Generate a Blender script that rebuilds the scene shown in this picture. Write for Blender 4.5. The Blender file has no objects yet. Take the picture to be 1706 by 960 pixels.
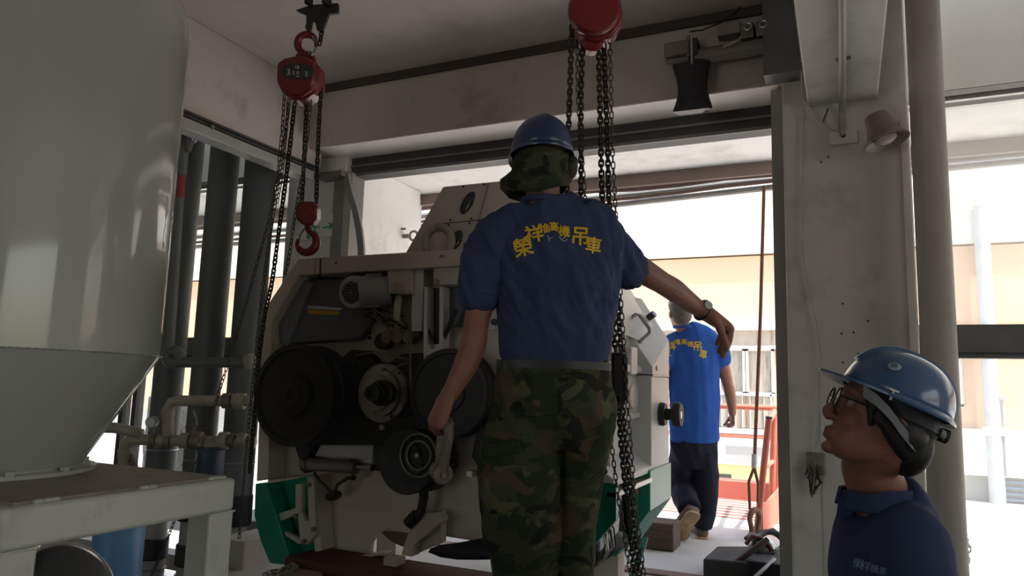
import bpy, math, random
import numpy as np
from mathutils import Vector, Matrix, noise
from mathutils.bvhtree import BVHTree
random.seed(7)
sc = bpy.context.scene
C = sc.collection
V = Vector

# ------------------------------------------------------------------ camera
F_PX, PITCH, ROLL, YAW = 1203.0, math.radians(7.70), math.radians(1.67), math.radians(-24.87)
EYE = V((0, 0, 1.1))
FW = V((math.sin(YAW) * math.cos(PITCH), math.cos(YAW) * math.cos(PITCH), math.sin(PITCH)))
RT0 = V((math.cos(YAW), -math.sin(YAW), 0))
UP0 = RT0.cross(FW)
RT = RT0 * math.cos(ROLL) + UP0 * math.sin(ROLL)
UP = UP0 * math.cos(ROLL) - RT0 * math.sin(ROLL)
cam = bpy.data.cameras.new('camera')
cam_o = bpy.data.objects.new('camera', cam)
C.objects.link(cam_o)
cam.sensor_fit = 'HORIZONTAL'
cam.sensor_width = 36.0
cam.lens = F_PX / 1706 * 36.0
cam.clip_start = 0.05
cam.clip_end = 300
cam_o.matrix_world = Matrix(((RT.x, UP.x, -FW.x, EYE.x), (RT.y, UP.y, -FW.y, EYE.y), (RT.z, UP.z, -FW.z, EYE.z), (0, 0, 0, 1)))
sc.camera = cam_o

# ------------------------------------------------------------------ light
sc.view_settings.view_transform = 'Standard'
sc.view_settings.look = 'None'
sc.view_settings.exposure = 1.95
sc.view_settings.gamma = 1.0
world = bpy.data.worlds.new('sky')
sc.world = world
world.use_nodes = True
wn = world.node_tree.nodes
sky = wn.new('ShaderNodeTexSky')
sky.sky_type = 'NISHITA'
sky.sun_disc = False
sky.sun_elevation = math.radians(62)
sky.sun_rotation = math.radians(105)
sky.air_density = 1.3
sky.dust_density = 4.0
world.node_tree.links.new(sky.outputs[0], wn['Background'].inputs[0])
wn['Background'].inputs[1].default_value = 0.13
sun = bpy.data.lights.new('sun', 'SUN')
sun.energy = 2.6
sun.angle = math.radians(1.0)
sun.color = (1.0, 0.96, 0.91)
sun_o = bpy.data.objects.new('sun', sun)
C.objects.link(sun_o)
sun_o.rotation_euler = V((0.42, -0.16, 0.89)).to_track_quat('Z', 'Y').to_euler()
try:
    sc.cycles.use_denoising = True
    sc.cycles.max_bounces = 10
    sc.cycles.diffuse_bounces = 6
    sc.cycles.caustics_reflective = False
    sc.cycles.caustics_refractive = False
    sc.cycles.sample_clamp_indirect = 6.0
except Exception:
    pass

# ------------------------------------------------------------------ photo pixel -> point at a known depth
def ray(x, y): return FW * F_PX + RT * (x - 853) - UP * (y - 480)
def atY(x, y, Y): d = ray(x, y); return EYE + d * (Y / d.y)
def atX(x, y, X): d = ray(x, y); return EYE + d * (X / d.x)
def atZ(x, y, z): d = ray(x, y); return EYE + d * ((z - EYE.z) / d.z)
def atC(x, y, c): return EYE + ray(x, y) * (c / F_PX)

# ------------------------------------------------------------------ mesh helpers
class MB:
    def __init__(s): s.v = []; s.f = []
    def add(s, vs, fs):
        k = len(s.v); s.v += [V(p) for p in vs]; s.f += [tuple(i + k for i in f) for f in fs]; return s
    def box(s, a, b):
        x0, y0, z0 = (min(a[i], b[i]) for i in range(3)); x1, y1, z1 = (max(a[i], b[i]) for i in range(3))
        return s.add([(x0,y0,z0),(x1,y0,z0),(x1,y1,z0),(x0,y1,z0),(x0,y0,z1),(x1,y0,z1),(x1,y1,z1),(x0,y1,z1)],
                     [(3,2,1,0),(4,5,6,7),(0,1,5,4),(1,2,6,5),(2,3,7,6),(3,0,4,7)])
    def obox(s, c, ax, ay, az):
        c = V(c); ax, ay, az = V(ax), V(ay), V(az)
        vs = [c + ax*i + ay*j + az*k for i, j, k in ((-1,-1,-1),(1,-1,-1),(1,1,-1),(-1,1,-1),(-1,-1,1),(1,-1,1),(1,1,1),(-1,1,1))]
        return s.add(vs, [(3,2,1,0),(4,5,6,7),(0,1,5,4),(1,2,6,5),(2,3,7,6),(3,0,4,7)])
    def bar(s, p, q, w, h, up=(0,0,1)):
        p, q = V(p), V(q); d = q - p; L = d.length; d.normalize(); u = V(up)
        sd = d.cross(u)
        if sd.length < 1e-4: sd = d.cross(V((1,0,0)))
        sd.normalize(); u = sd.cross(d)
        return s.obox((p+q)/2, d*(L/2), sd*(w/2), u*(h/2))
    def rings(s, R, caps=True, closed=False):
        n = len(R[0]); k = len(s.v)
        for r in R: s.v += [V(p) for p in r]
        m = len(R)
        for i in range(m if closed else m-1):
            a = k + i*n; b = k + ((i+1) % m)*n
            for j in range(n):
                j2 = (j+1) % n
                s.f.append((a+j, a+j2, b+j2, b+j))
        if caps and not closed:
            s.f.append(tuple(k + j for j in reversed(range(n))))
            s.f.append(tuple(k + (m-1)*n + j for j in range(n)))
        return s
    def cyl(s, p, q, r0, r1=None, n=20, caps=True):
        return s.tube([p, q], [r0, r0 if r1 is None else r1], n, caps)
    def tube(s, pts, r, n=8, caps=True, closed=False):
        pts = [V(p) for p in pts]; m = len(pts)
        rs = r if isinstance(r, (list, tuple)) else [r]*m
        R = []; u = None
        for i, p in enumerate(pts):
            if closed: t = pts[(i+1) % m] - pts[i-1]
            else: t = pts[min(i+1, m-1)] - pts[max(i-1, 0)]
            if t.length < 1e-9: t = V((0,0,1))
            t.normalize()
            if u is None:
                u = t.cross(V((0,0,1)))
                if u.length < 1e-3: u = t.cross(V((1,0,0)))
            u = u - t*u.dot(t); u.normalize(); w = t.cross(u)
            R.append([p + (u*math.cos(2*math.pi*j/n) + w*math.sin(2*math.pi*j/n))*rs[i] for j in range(n)])
        return s.rings(R, caps, closed)
    def torus(s, c, axis, R, r, n=28, m=10, a0=0, a1=2*math.pi, ref=None):
        c = V(c); ax = V(axis).normalized(); u = V(ref) if ref is not None else ax.cross(V((0,0,1)))
        if u.length < 1e-3: u = ax.cross(V((1,0,0)))
        u = (u - ax*u.dot(ax)).normalized(); w = ax.cross(u); full = abs(a1-a0) > 6.28
        k = n if full else n+1
        pts = [c + (u*math.cos(a0+(a1-a0)*i/n) + w*math.sin(a0+(a1-a0)*i/n))*R for i in range(k)]
        return s.tube(pts, r, m, not full, full)
    def lathe(s, c, axis, prof, n=32, caps=True):
        c = V(c); ax = V(axis).normalized(); u = ax.cross(V((0,0,1)))
        if u.length < 1e-3: u = ax.cross(V((1,0,0)))
        u.normalize(); w = ax.cross(u)
        return s.rings([[c + ax*h + (u*math.cos(2*math.pi*j/n) + w*math.sin(2*math.pi*j/n))*max(r, 1e-4) for j in range(n)] for r, h in prof], caps)
    def prism(s, poly, ext):
        ext = V(ext); poly = [V(p) for p in poly]; n = len(poly)
        k = len(s.v); s.v += poly + [p + ext for p in poly]
        s.f.append(tuple(k+i for i in range(n))); s.f.append(tuple(k+n+i for i in reversed(range(n))))
        for i in range(n):
            j = (i+1) % n; s.f.append((k+j, k+i, k+n+i, k+n+j))
        return s
    def ell(s, c, ax, ay, az, n=16, m=10):
        c = V(c); ax, ay, az = V(ax), V(ay), V(az); R = []
        for i in range(m+1):
            t = math.pi*i/m; st = max(math.sin(t), .02)
            R.append([c - az*math.cos(t) + (ax*math.cos(2*math.pi*j/n) + ay*math.sin(2*math.pi*j/n))*st for j in range(n)])
        return s.rings(R)
    def limb(s, pts, rad, wide=None, n=16, sub=4, round_ends=True):
        pts = [V(p) for p in pts]; rad = [r if isinstance(r, tuple) else (r, r) for r in rad]
        P, Q = [], []; m = len(pts)
        def cr(a, b, c_, d, t): return 0.5*((2*b) + (c_-a)*t + (2*a-5*b+4*c_-d)*t*t + (3*b-a-3*c_+d)*t**3)
        for i in range(m-1):
            i0, i3 = max(i-1, 0), min(i+2, m-1)
            for k in range(sub):
                t = k/sub
                P.append(V([cr(pts[i0][a], pts[i][a], pts[i+1][a], pts[i3][a], t) for a in range(3)]))
                Q.append(tuple(rad[i][a]*(1-t) + rad[i+1][a]*t for a in (0, 1)))
        P.append(pts[-1]); Q.append(rad[-1]); R = []; u = V(wide) if wide is not None else None
        for i, p in enumerate(P):
            t = (P[min(i+1, len(P)-1)] - P[max(i-1, 0)]).normalized()
            if u is None:
                u = t.cross(V((0,0,1)))
                if u.length < 1e-3: u = t.cross(V((1,0,0)))
            if wide is not None: u = V(wide)
            u = (u - t*u.dot(t)).normalized(); w = t.cross(u)
            def ring(cc, k): return [cc + u*math.cos(2*math.pi*j/n)*Q[i][0]*k + w*math.sin(2*math.pi*j/n)*Q[i][1]*k for j in range(n)]
            e = min(Q[i])
            if round_ends and i == 0: R += [ring(p - t*e*math.sin(a), max(math.cos(a), .05)) for a in (1.5, 1.1, .6)]
            R.append(ring(p, 1))
            if round_ends and i == len(P)-1: R += [ring(p + t*e*math.sin(a), max(math.cos(a), .05)) for a in (.6, 1.1, 1.5)]
        return s.rings(R)

def off(o):
    v = V((0,0,0))
    while o is not None: v = v + o.location; o = o.parent
    return v
def finish(me, mat, smooth=35):
    if mat is not None: me.materials.append(mat)
    if smooth:
        me.shade_smooth()
        if smooth < 180: me.set_sharp_from_angle(angle=math.radians(smooth))
def build(mb, name, mat, parent=None, bevel=0, smooth=35, kind=None, label=None):
    me = bpy.data.meshes.new(name)
    d = off(parent) if parent is not None else V((0,0,0))
    me.from_pydata([tuple(p - d) for p in mb.v], [], mb.f)
    me.update()
    fix_normals(me)
    o = bpy.data.objects.new(name, me); C.objects.link(o)
    finish(me, mat, smooth)
    if parent is not None: o.parent = parent
    if bevel:
        b = o.modifiers.new('bevel', 'BEVEL'); b.width = bevel; b.segments = 2; b.limit_method = 'ANGLE'; b.angle_limit = math.radians(40)
    if kind: o['kind'] = kind
    if label: o['label'] = label
    return o
import bmesh
def fix_normals(me):
    bm = bmesh.new(); bm.from_mesh(me)
    bmesh.ops.recalc_face_normals(bm, faces=bm.faces); bm.to_mesh(me); bm.free()
def root(name, label, cat, loc, group=None):
    o = bpy.data.objects.new(name, None); C.objects.link(o); o.location = V(loc); o.empty_display_size = .05
    o['label'] = label; o['category'] = cat
    if group: o['group'] = group
    return o
def single(mb, name, mat, label, cat, group=None, **kw):
    xs = [min(p[i] for p in mb.v) for i in range(3)]; xe = [max(p[i] for p in mb.v) for i in range(3)]
    base = V(((xs[0]+xe[0])/2, (xs[1]+xe[1])/2, xs[2]))
    o = build(mb, name, mat, None, **kw)
    o.data.transform(Matrix.Translation(-base)); o.location = base
    o['label'] = label; o['category'] = cat
    if group: o['group'] = group
    return o
def struct(mb, name, mat, parent=None, **kw):
    o = build(mb, name, mat, parent, **kw)
    if parent is None: o['kind'] = 'structure'
    return o

# ------------------------------------------------------------------ materials
def lin(c): return tuple((x/255/12.92 if x <= 10.3 else ((x/255+.055)/1.055)**2.4) for x in c) + (1.0,)
def M(name, col, rough=.6, metal=0, var=.12, vs=2.5, bump=0, bs=40, dirt=None, coat=0, stretch=None, spec=.5):
    m = bpy.data.materials.new(name); m.use_nodes = True; t = m.node_tree; N, L = t.nodes, t.links
    b = N['Principled BSDF']; b.inputs['Roughness'].default_value = rough; b.inputs['Metallic'].default_value = metal
    b.inputs['Specular IOR Level'].default_value = spec
    if coat: b.inputs['Coat Weight'].default_value = coat; b.inputs['Coat Roughness'].default_value = .07
    tc = N.new('ShaderNodeTexCoord'); mp = N.new('ShaderNodeMapping'); L.new(tc.outputs['Object'], mp.inputs[0])
    if stretch: mp.inputs['Scale'].default_value = stretch
    nz = N.new('ShaderNodeTexNoise'); nz.inputs['Scale'].default_value = vs; nz.inputs['Detail'].default_value = 5
    L.new(mp.outputs[0], nz.inputs['Vector'])
    r = N.new('ShaderNodeValToRGB'); L.new(nz.outputs['Fac'], r.inputs[0])
    c = lin(col); r.color_ramp.elements[0].position = .3; r.color_ramp.elements[1].position = .7
    r.color_ramp.elements[0].color = tuple(x*(1-var) for x in c[:3]) + (1,); r.color_ramp.elements[1].color = tuple(min(1, x*(1+var)) for x in c[:3]) + (1,)
    out = r.outputs[0]
    if dirt:
        dc, amt, ds = dirt
        n2 = N.new('ShaderNodeTexNoise'); n2.inputs['Scale'].default_value = ds; n2.inputs['Detail'].default_value = 8; n2.inputs['Roughness'].default_value = .65
        L.new(mp.outputs[0], n2.inputs['Vector'])
        r2 = N.new('ShaderNodeValToRGB'); L.new(n2.outputs['Fac'], r2.inputs[0])
        r2.color_ramp.elements[0].position = .52; r2.color_ramp.elements[1].position = .75
        r2.color_ramp.elements[0].color = (0,0,0,1); r2.color_ramp.elements[1].color = (amt,)*3 + (1,)
        mx = N.new('ShaderNodeMix'); mx.data_type = 'RGBA'; L.new(r2.outputs[0], mx.inputs[0]); L.new(out, mx.inputs[6]); mx.inputs[7].default_value = lin(dc)
        out = mx.outputs[2]
    L.new(out, b.inputs['Base Color'])
    if bump:
        n3 = N.new('ShaderNodeTexNoise'); n3.inputs['Scale'].default_value = bs; n3.inputs['Detail'].default_value = 4
        L.new(mp.outputs[0], n3.inputs['Vector'])
        bp = N.new('ShaderNodeBump'); bp.inputs['Strength'].default_value = bump; bp.inputs['Distance'].default_value = .01
        L.new(n3.outputs['Fac'], bp.inputs['Height']); L.new(bp.outputs[0], b.inputs['Normal'])
    return m
def camo(name):
    m = bpy.data.materials.new(name); m.use_nodes = True; t = m.node_tree; N, L = t.nodes, t.links
    b = N['Principled BSDF']; b.inputs['Roughness'].default_value = .9; b.inputs['Specular IOR Level'].default_value = .2
    tc = N.new('ShaderNodeTexCoord'); prev = None
    base = N.new('ShaderNodeRGB'); base.outputs[0].default_value = lin((64, 70, 52)); cur = base.outputs[0]
    for i, (col, sc_, th) in enumerate((((46, 56, 42), 7, .50), ((80, 68, 52), 6.5, .57), ((86, 86, 62), 8, .61), ((38, 38, 35), 7, .585))):
        mp = N.new('ShaderNodeMapping'); mp.inputs['Location'].default_value = (i*3.7, i*1.9, i*5.1); mp.inputs['Scale'].default_value = (1, 1, 1.35)
        L.new(tc.outputs['Object'], mp.inputs[0])
        nz = N.new('ShaderNodeTexNoise'); nz.inputs['Scale'].default_value = sc_; nz.inputs['Detail'].default_value = 3; nz.inputs['Distortion'].default_value = .6
        L.new(mp.outputs[0], nz.inputs['Vector'])
        r = N.new('ShaderNodeValToRGB'); r.color_ramp.elements[0].position = th; r.color_ramp.elements[1].position = th + .015
        L.new(nz.outputs['Fac'], r.inputs[0])
        mx = N.new('ShaderNodeMix'); mx.data_type = 'RGBA'; L.new(r.outputs[0], mx.inputs[0]); L.new(cur, mx.inputs[6]); mx.inputs[7].default_value = lin(col)
        cur = mx.outputs[2]
    L.new(cur, b.inputs['Base Color'])
    return m
def glass_mat(name, haze):
    m = bpy.data.materials.new(name); m.use_nodes = True; t = m.node_tree; N, L = t.nodes, t.links
    for n in list(N): N.remove(n)
    o = N.new('ShaderNodeOutputMaterial'); tr = N.new('ShaderNodeBsdfTransparent'); gl = N.new('ShaderNodeBsdfGlossy'); df = N.new('ShaderNodeBsdfTranslucent')
    gl.inputs['Roughness'].default_value = .03; tr.inputs[0].default_value = (.95, .97, .96, 1); df.inputs[0].default_value = (.9, .9, .88, 1)
    m1 = N.new('ShaderNodeMixShader'); m1.inputs[0].default_value = haze; L.new(tr.outputs[0], m1.inputs[1]); L.new(df.outputs[0], m1.inputs[2])
    m2 = N.new('ShaderNodeMixShader'); m2.inputs[0].default_value = .04; L.new(m1.outputs[0], m2.inputs[1]); L.new(gl.outputs[0], m2.inputs[2])
    L.new(m2.outputs[0], o.inputs[0])
    return m

WALL = M('painted_concrete', (178, 170, 163), .75, var=.10, vs=1.3, bump=.15, bs=18, dirt=((104, 94, 88), .5, 3.2))
WALLC = M('painted_column', (194, 191, 186), .7, var=.08, vs=1.6, bump=.12, bs=22, dirt=((120, 112, 105), .45, 4))
CEIL = M('ceiling_paint', (188, 181, 174), .85, var=.09, vs=.9, dirt=((130, 122, 116), .5, 1.7))
WHITEX = M('white_stucco', (236, 236, 232), .85, var=.03, vs=2, bump=.2, bs=30, dirt=((140, 132, 124), .5, 2.0))
GLOSS = M('gloss_white_paint', (238, 234, 230), .16, var=.05, vs=3)
TRACK = M('grey_track', (105, 107, 106), .5, .3, var=.12, vs=6)
TRACKD = M('dark_track', (62, 63, 62), .55, .3, var=.15, vs=6)
ALU = M('aluminium', (170, 170, 166), .35, .8, var=.08, vs=8)
CONC = M('concrete', (172, 168, 160), .9, var=.12, vs=1.6, bump=.3, bs=25, dirt=((120, 112, 102), .5, 2.6))
CONCOUT = M('pale_concrete', (180, 179, 175), .9, var=.07, vs=1.2, bump=.2, bs=25, dirt=((160, 152, 142), .5, 1.4))
FLOORD = M('dark_floor', (96, 92, 86), .85, var=.15, vs=2, bump=.2, bs=20)
BEIGE = M('machine_beige', (186, 178, 167), .5, var=.05, vs=3, dirt=((120, 112, 104), .3, 6))
MGREY = M('machine_grey', (196, 198, 197), .42, var=.04, vs=3)
MDARK = M('machine_hood', (96, 99, 103), .5, var=.1, vs=5)
BLACK = M('black_rubber', (38, 39, 39), .6, var=.2, vs=8)
BLACKM = M('black_iron', (38, 37, 36), .5, .4, var=.2, vs=10)
STEEL = M('worn_steel', (128, 124, 118), .4, .75, var=.2, vs=12, dirt=((70, 62, 54), .6, 14))
CAST = M('cast_steel', (116, 108, 100), .6, .35, var=.2, vs=12, dirt=((92, 62, 46), .7, 16))
GREEN = M('green_enamel', (18, 128, 106), .35, var=.06, vs=4)
RED = M('red_enamel', (122, 38, 36), .32, var=.12, vs=8, dirt=((60, 22, 18), .5, 12))
CHAIN = M('chain_steel', (58, 53, 49), .5, .6, var=.25, vs=30)
CHAINB = M('hand_chain_steel', (84, 78, 70), .45, .6, var=.25, vs=30)
TANK = M('tank_paint', (168, 174, 167), .38, var=.05, vs=2, coat=1.0, stretch=(3, 3, .4))
STAND = M('stand_paint', (186, 190, 183), .5, var=.06, vs=3, bump=.1, bs=60, dirt=((110, 106, 98), .4, 8))
DUCT = M('duct_grey', (88, 92, 90), .55, var=.1, vs=4, stretch=(2, 2, .3))
PVC = M('old_pvc', (150, 144, 132), .55, var=.15, vs=8, dirt=((96, 82, 66), .6, 10))
BLUEP = M('blue_plastic', (82, 134, 176), .45, var=.08, vs=4)
DBLUE = M('dark_blue_plastic', (44, 58, 76), .5, var=.1, vs=4)
CHROME = M('chrome', (215, 215, 215), .28, 1.0, var=.05)
WOOD = M('dark_timber', (86, 74, 66), .85, var=.3, vs=5, bump=.4, bs=20, stretch=(1, 8, 8))
REDST = M('red_brown_steel', (76, 38, 34), .7, var=.2, vs=5, dirt=((50, 34, 30), .7, 7))
ORANGE = M('orange_red_paint', (192, 104, 82), .6, var=.12, vs=4, dirt=((150, 78, 62), .6, 6))
SKIN = M('tanned_skin', (136, 92, 76), .55, var=.1, vs=12, bump=.1, bs=120)
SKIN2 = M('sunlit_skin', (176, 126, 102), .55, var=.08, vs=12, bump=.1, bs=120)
SHIRT = M('royal_blue_shirt', (58, 68, 100), .85, var=.1, vs=5, bump=.25, bs=200, spec=.2)
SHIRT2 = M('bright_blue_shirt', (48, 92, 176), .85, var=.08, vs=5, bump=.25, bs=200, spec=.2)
SHIRT3 = M('navy_blue_shirt', (52, 62, 92), .85, var=.1, vs=5, bump=.25, bs=200, spec=.2)
NAVY = M('navy_trousers', (36, 38, 52), .85, var=.15, vs=6, bump=.2, bs=160, spec=.2)
HELM = M('blue_helmet', (42, 58, 98), .3, var=.04, coat=.3)
HELM3 = M('faded_blue_helmet', (62, 94, 134), .28, var=.05, coat=.4)
HAIR = M('black_hair', (24, 22, 21), .6, var=.3, vs=40)
HAIRG = M('greying_hair', (98, 92, 88), .7, var=.3, vs=60)
YEL = M('yellow_print', (226, 190, 40), .7, var=.06, vs=20)
WHT = M('white_print', (214, 214, 208), .6, var=.04)
GREENS = M('green_print', (24, 138, 92), .6, var=.04)
SIGN = M('sign_sheet', (196, 200, 192), .5, var=.04)
CAMO = camo('woodland_camouflage')
BELT = M('black_belt', (44, 47, 50), .5, var=.1)
BOOT = M('black_leather', (34, 32, 30), .5, var=.2)
SHOE = M('brown_shoe', (96, 78, 62), .7, var=.2, vs=10)
SOLE = M('tan_sole', (178, 150, 116), .8, var=.2, vs=14, dirt=((110, 86, 64), .6, 12))
PINK = M('pink_stucco', (222, 182, 150), .9, var=.04, vs=.5, dirt=((208, 176, 154), .4, .7))
WBAND = M('white_facade', (232, 230, 224), .85, var=.04, vs=.6, dirt=((170, 164, 156), .5, 1.2))
CREAM = M('cream_facade', (240, 228, 204), .9, var=.04, vs=.5)
YELW = M('ochre_wall', (220, 192, 140), .9, var=.08, vs=.8)
SHUT = M('stained_panels', (168, 156, 140), .7, var=.12, vs=1.5, dirt=((96, 80, 66), .85, 2.2), stretch=(4, 4, .6))
FRAMEW = M('window_frame_white', (196, 192, 184), .5, var=.05)
GREYW = M('grey_wall', (168, 166, 162), .85, var=.08, vs=.7)
BLUESH = M('blue_shutter', (112, 136, 160), .6, var=.06)
TARP = M('white_tarpaulin', (242, 242, 240), .7, var=.02, vs=1)
BAGM = M('black_bag', (30, 30, 33), .38, var=.2, vs=12, bump=.5, bs=14)
RUST = M('rusty_iron', (112, 78, 64), .8, .2, var=.25, vs=14)
ROPE = M('rusty_cable', (122, 84, 66), .8, .2, var=.2, vs=30)
CABLE = M('brown_cable', (118, 96, 88), .7, var=.1)
CABLEW = M('pale_cable', (176, 172, 164), .6, var=.1)
CORR = M('corrugated_pipe', (148, 152, 152), .5, .3, var=.1)
HORN = M('horn_beige', (122, 110, 100), .5, var=.1, vs=8)
GLASSL = glass_mat('window_glass_left', .02)
GLASSR = glass_mat('window_glass_hazy', .16)
LENS = M('dark_glass', (52, 56, 56), .15, var=.1)
LABELY = M('yellow_label', (190, 150, 40), .6, var=.05)
# ================================================================== the setting
CZ = 3.35
LOW = -0.47
struct(MB().box((-8, -5, LOW-.2), (5, 4.3, LOW)), 'floor', FLOORD)
pl = struct(MB().box((-3.35, 1.75, LOW), (-.22, 4.45, 0)), 'floor_platform', CONC, bevel=.01)
struct(MB().box((-8, -5, CZ), (5, 4.2, CZ+.25)), 'ceiling', CEIL)
wl = struct(MB().box((-4.0, -2.5, 2.745), (-3.7, 4.35, CZ)), 'wall_left', WALL, bevel=.008)
m = MB(); m.box((-3.86, -2.5, 2.70), (-3.69, 4.25, 2.745)); m.box((-3.72, -2.5, 2.722), (-3.665, 4.25, 2.736)); m.box((-3.74, -2.5, 2.70), (-3.675, 4.25, 2.709))
struct(m, 'track_channel', TRACKD, wl)
struct(MB().box((-3.80, -2.5, 2.625), (-3.68, 4.25, 2.695)), 'track_bar', M('pale_grey_bar', (150, 152, 148), .45, .2), wl, bevel=.004)
struct(MB().cyl((-3.665, 3.25, 2.70), (-3.69, 3.25, 2.70), .016, n=10), 'track_bolt', STEEL, wl)
struct(MB().box((-3.75, 4.2, 2.86), (-.17, 4.52, CZ+.2)), 'wall_front', WALL, bevel=.006)
struct(MB().box((-3.62, 4.204, 2.8535), (-.31, 4.50, 2.8595)), 'trim_1', GLOSS)                      # glossy painted underside of the lintel
struct(MB().box((-3.7, 4.17, 3.29), (-.2, 4.2, 3.35)), 'trim_2', M('dark_joint', (70, 64, 60), .9), bevel=.01)     # dark strip where lintel meets ceiling
t3 = struct(MB().box((-3.56, 4.50, 2.70), (-.31, 4.62, 2.86)), 'trim_3', TRACKD, bevel=.004)                # door track under the lintel
m = MB(); m.box((-3.56, 4.485, 2.775), (-.31, 4.51, 2.79)); m.box((-3.56, 4.49, 2.70), (-.31, 4.505, 2.722))
struct(m, 'track_lip', TRACK, t3)
# right-hand column, jamb, overhead beam
wc = struct(MB().box((-.285, 4.2, LOW), (.345, 4.52, CZ)), 'wall_column', WALLC, bevel=.012)
struct(MB().box((-.345, 4.30, LOW), (-.285, 4.50, 2.86)), 'door_jamb', M('grey_jamb', (156, 153, 148), .7, dirt=((70, 66, 62), .6, 6), stretch=(3, 3, .5)), wc, bevel=.004)
struct(MB().box((-.352, 4.27, LOW), (-.285, 4.30, 2.86)), 'jamb_strip', M('jamb_grey', (150, 149, 146), .6), wc)
struct(MB().box((.30, 4.185, LOW), (.335, 4.2, 2.55)), 'edge_strip', M('pale_strip', (196, 192, 186), .6), wc)
struct(MB().box((-.37, 4.06, 2.86), (-.17, 4.2, CZ)), 'door_guide', TRACK, wc)
br = struct(MB().box((-.15, -3, 2.695), (.20, 4.2, CZ)), 'beam', WALLC, bevel=.008)
struct(MB().tube([(.035, -3, 2.675), (.03, 3.3, 2.675), (.025, 4.10, 2.675), (.02, 4.185, 2.64), (.02, 4.188, 2.50)], .017, 10), 'conduit', M('conduit_grey', (150, 146, 140), .5), br)
struct(MB().box((.0, 3.60, 2.685), (.065, 3.62, 2.697)), 'conduit_clip', STEEL, br)
struct(MB().cyl((.405, 4.0, LOW), (.41, 4.0, CZ), .078, n=28), 'trim_4', M('round_column_paint', (158, 152, 144), .55, var=.05, dirt=((120, 112, 104), .3, 5)))   # round steel post beside the column
struct(MB().box((.36, 4.48, 2.80), (5, 4.62, CZ+.2)), 'wall_right_front', M('grey_green_wall', (138, 138, 132), .8, var=.06))
# windows: frames, rails, panes
def window(name, x0, x1, z0, z1, rails, mull, gm):
    w = struct(MB().box((x0, 4.47, z1), (x1, 4.6, z1+.045)), name, ALU)
    m = MB(); m.box((x0, 4.45, z1+.02), (x1, 4.47, z1+.05)); m.box((x0, 4.45, z1-.045), (x1, 4.49, z1-.02)); struct(m, 'window_frame', ALU, w)
    for a, b in rails:
        struct(MB().box((x0, 4.46, a), (x1, 4.54, b)), 'window_rail', TRACK, w, bevel=.004)
        struct(MB().box((x0, 4.45, a+.02), (x1, 4.46, a+.032)), 'rail_groove', TRACKD, w)
    for x in mull: struct(MB().box((x-.025, 4.46, z0), (x+.025, 4.54, z1)), 'window_mullion', TRACKD, w)
    zs = [z0] + [v for r in rails for v in r] + [z1]
    xs = [x0] + list(mull) + [x1]
    for i in range(0, len(zs), 2):
        for k in range(len(xs)-1):
            struct(MB().box((xs[k]+.026, 4.497, zs[i]), (xs[k+1]-.026, 4.503, zs[i+1])), 'window_pane', gm, w)
    return w
window('window_1', -7.9, -4.10, -.35, 2.74, [(1.245, 1.43)], [atY(206, 700, 4.5).x, atY(227, 700, 4.5).x], GLASSL)
window('window_2', .36, 5, -.35, 2.735, [(1.312, 1.49)], [2.2], GLASSR)
struct(MB().box((-8, 4.44, 2.79), (-4.0, 4.62, CZ+.2)), 'wall_left_front', M('dark_green_wall', (112, 118, 112), .8))
m = MB(); m.box((-8, 4.44, LOW), (-4.1, 4.6, -.35)); m.box((.34, 4.44, LOW), (5, 4.6, -.35)); struct(m, 'wall_sill', GREYW)
wj = struct(MB().box((-4.10, 4.44, LOW), (-3.52, 4.62, CZ)), 'wall_left_column', WALLC, bevel=.01)
struct(MB().prism([(-3.62, 4.42, 0), (-3.50, 4.40, 0), (-3.46, 4.44, 0), (-3.46, 4.60, 0), (-3.62, 4.60, 0)], (0, 0, 2.72)), 'door_jamb', M('grey_door_post', (118, 118, 114), .6, dirt=((80, 78, 74), .5, 6)), wj, bevel=.004)
struct(MB().box((-3.72, 4.30, 2.66), (-3.46, 4.44, 2.70)), 'jamb_bracket', STEEL, wj, bevel=.004)
# loose curved rubber seal hanging down the left door post
pts = [atY(x, y, 4.38) for x, y in ((576, 290), (582, 320), (592, 350), (599, 385), (602, 415), (602, 450), (600, 560))]
m = MB(); m.rings([[p + V((-.035, 0, 0)), p + V((.028, -.01, 0)), p + V((.028, .012, 0)), p + V((-.035, .02, 0))] for p in pts]); struct(m, 'door_seal', M('rubber_seal', (132, 130, 124), .5), wj)
# unseen room ends; right and back openings sized for fill light
struct(MB().box((-8.2, -5, LOW), (-8, 4.6, CZ)), 'wall_left_end', WALL)
m = MB(); m.box((5, 1.6, LOW), (5.2, 4.6, CZ)); m.box((5, -5, LOW), (5.2, -2.6, CZ)); m.box((5, -2.6, 2.7), (5.2, 1.6, CZ)); m.box((5, -2.6, LOW), (5.2, 1.6, .3)); struct(m, 'wall_right', WALL)
m = MB(); m.box((-8, -5.2, 2.7), (5, -5, CZ)); m.box((-8, -5.2, LOW), (-4.8, -5, 2.7)); m.box((-2.0, -5.2, LOW), (5, -5, 2.7)); struct(m, 'wall_back', WALL)
struct(MB().box((-60, -60, -.8), (60, -5.2, LOW)), 'ground_back', CONCOUT); struct(MB().box((5.2, -5.2, -.8), (60, 4.4, LOW)), 'ground_right', CONCOUT)  # unseen ground, added to bounce daylight in through the openings
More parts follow.
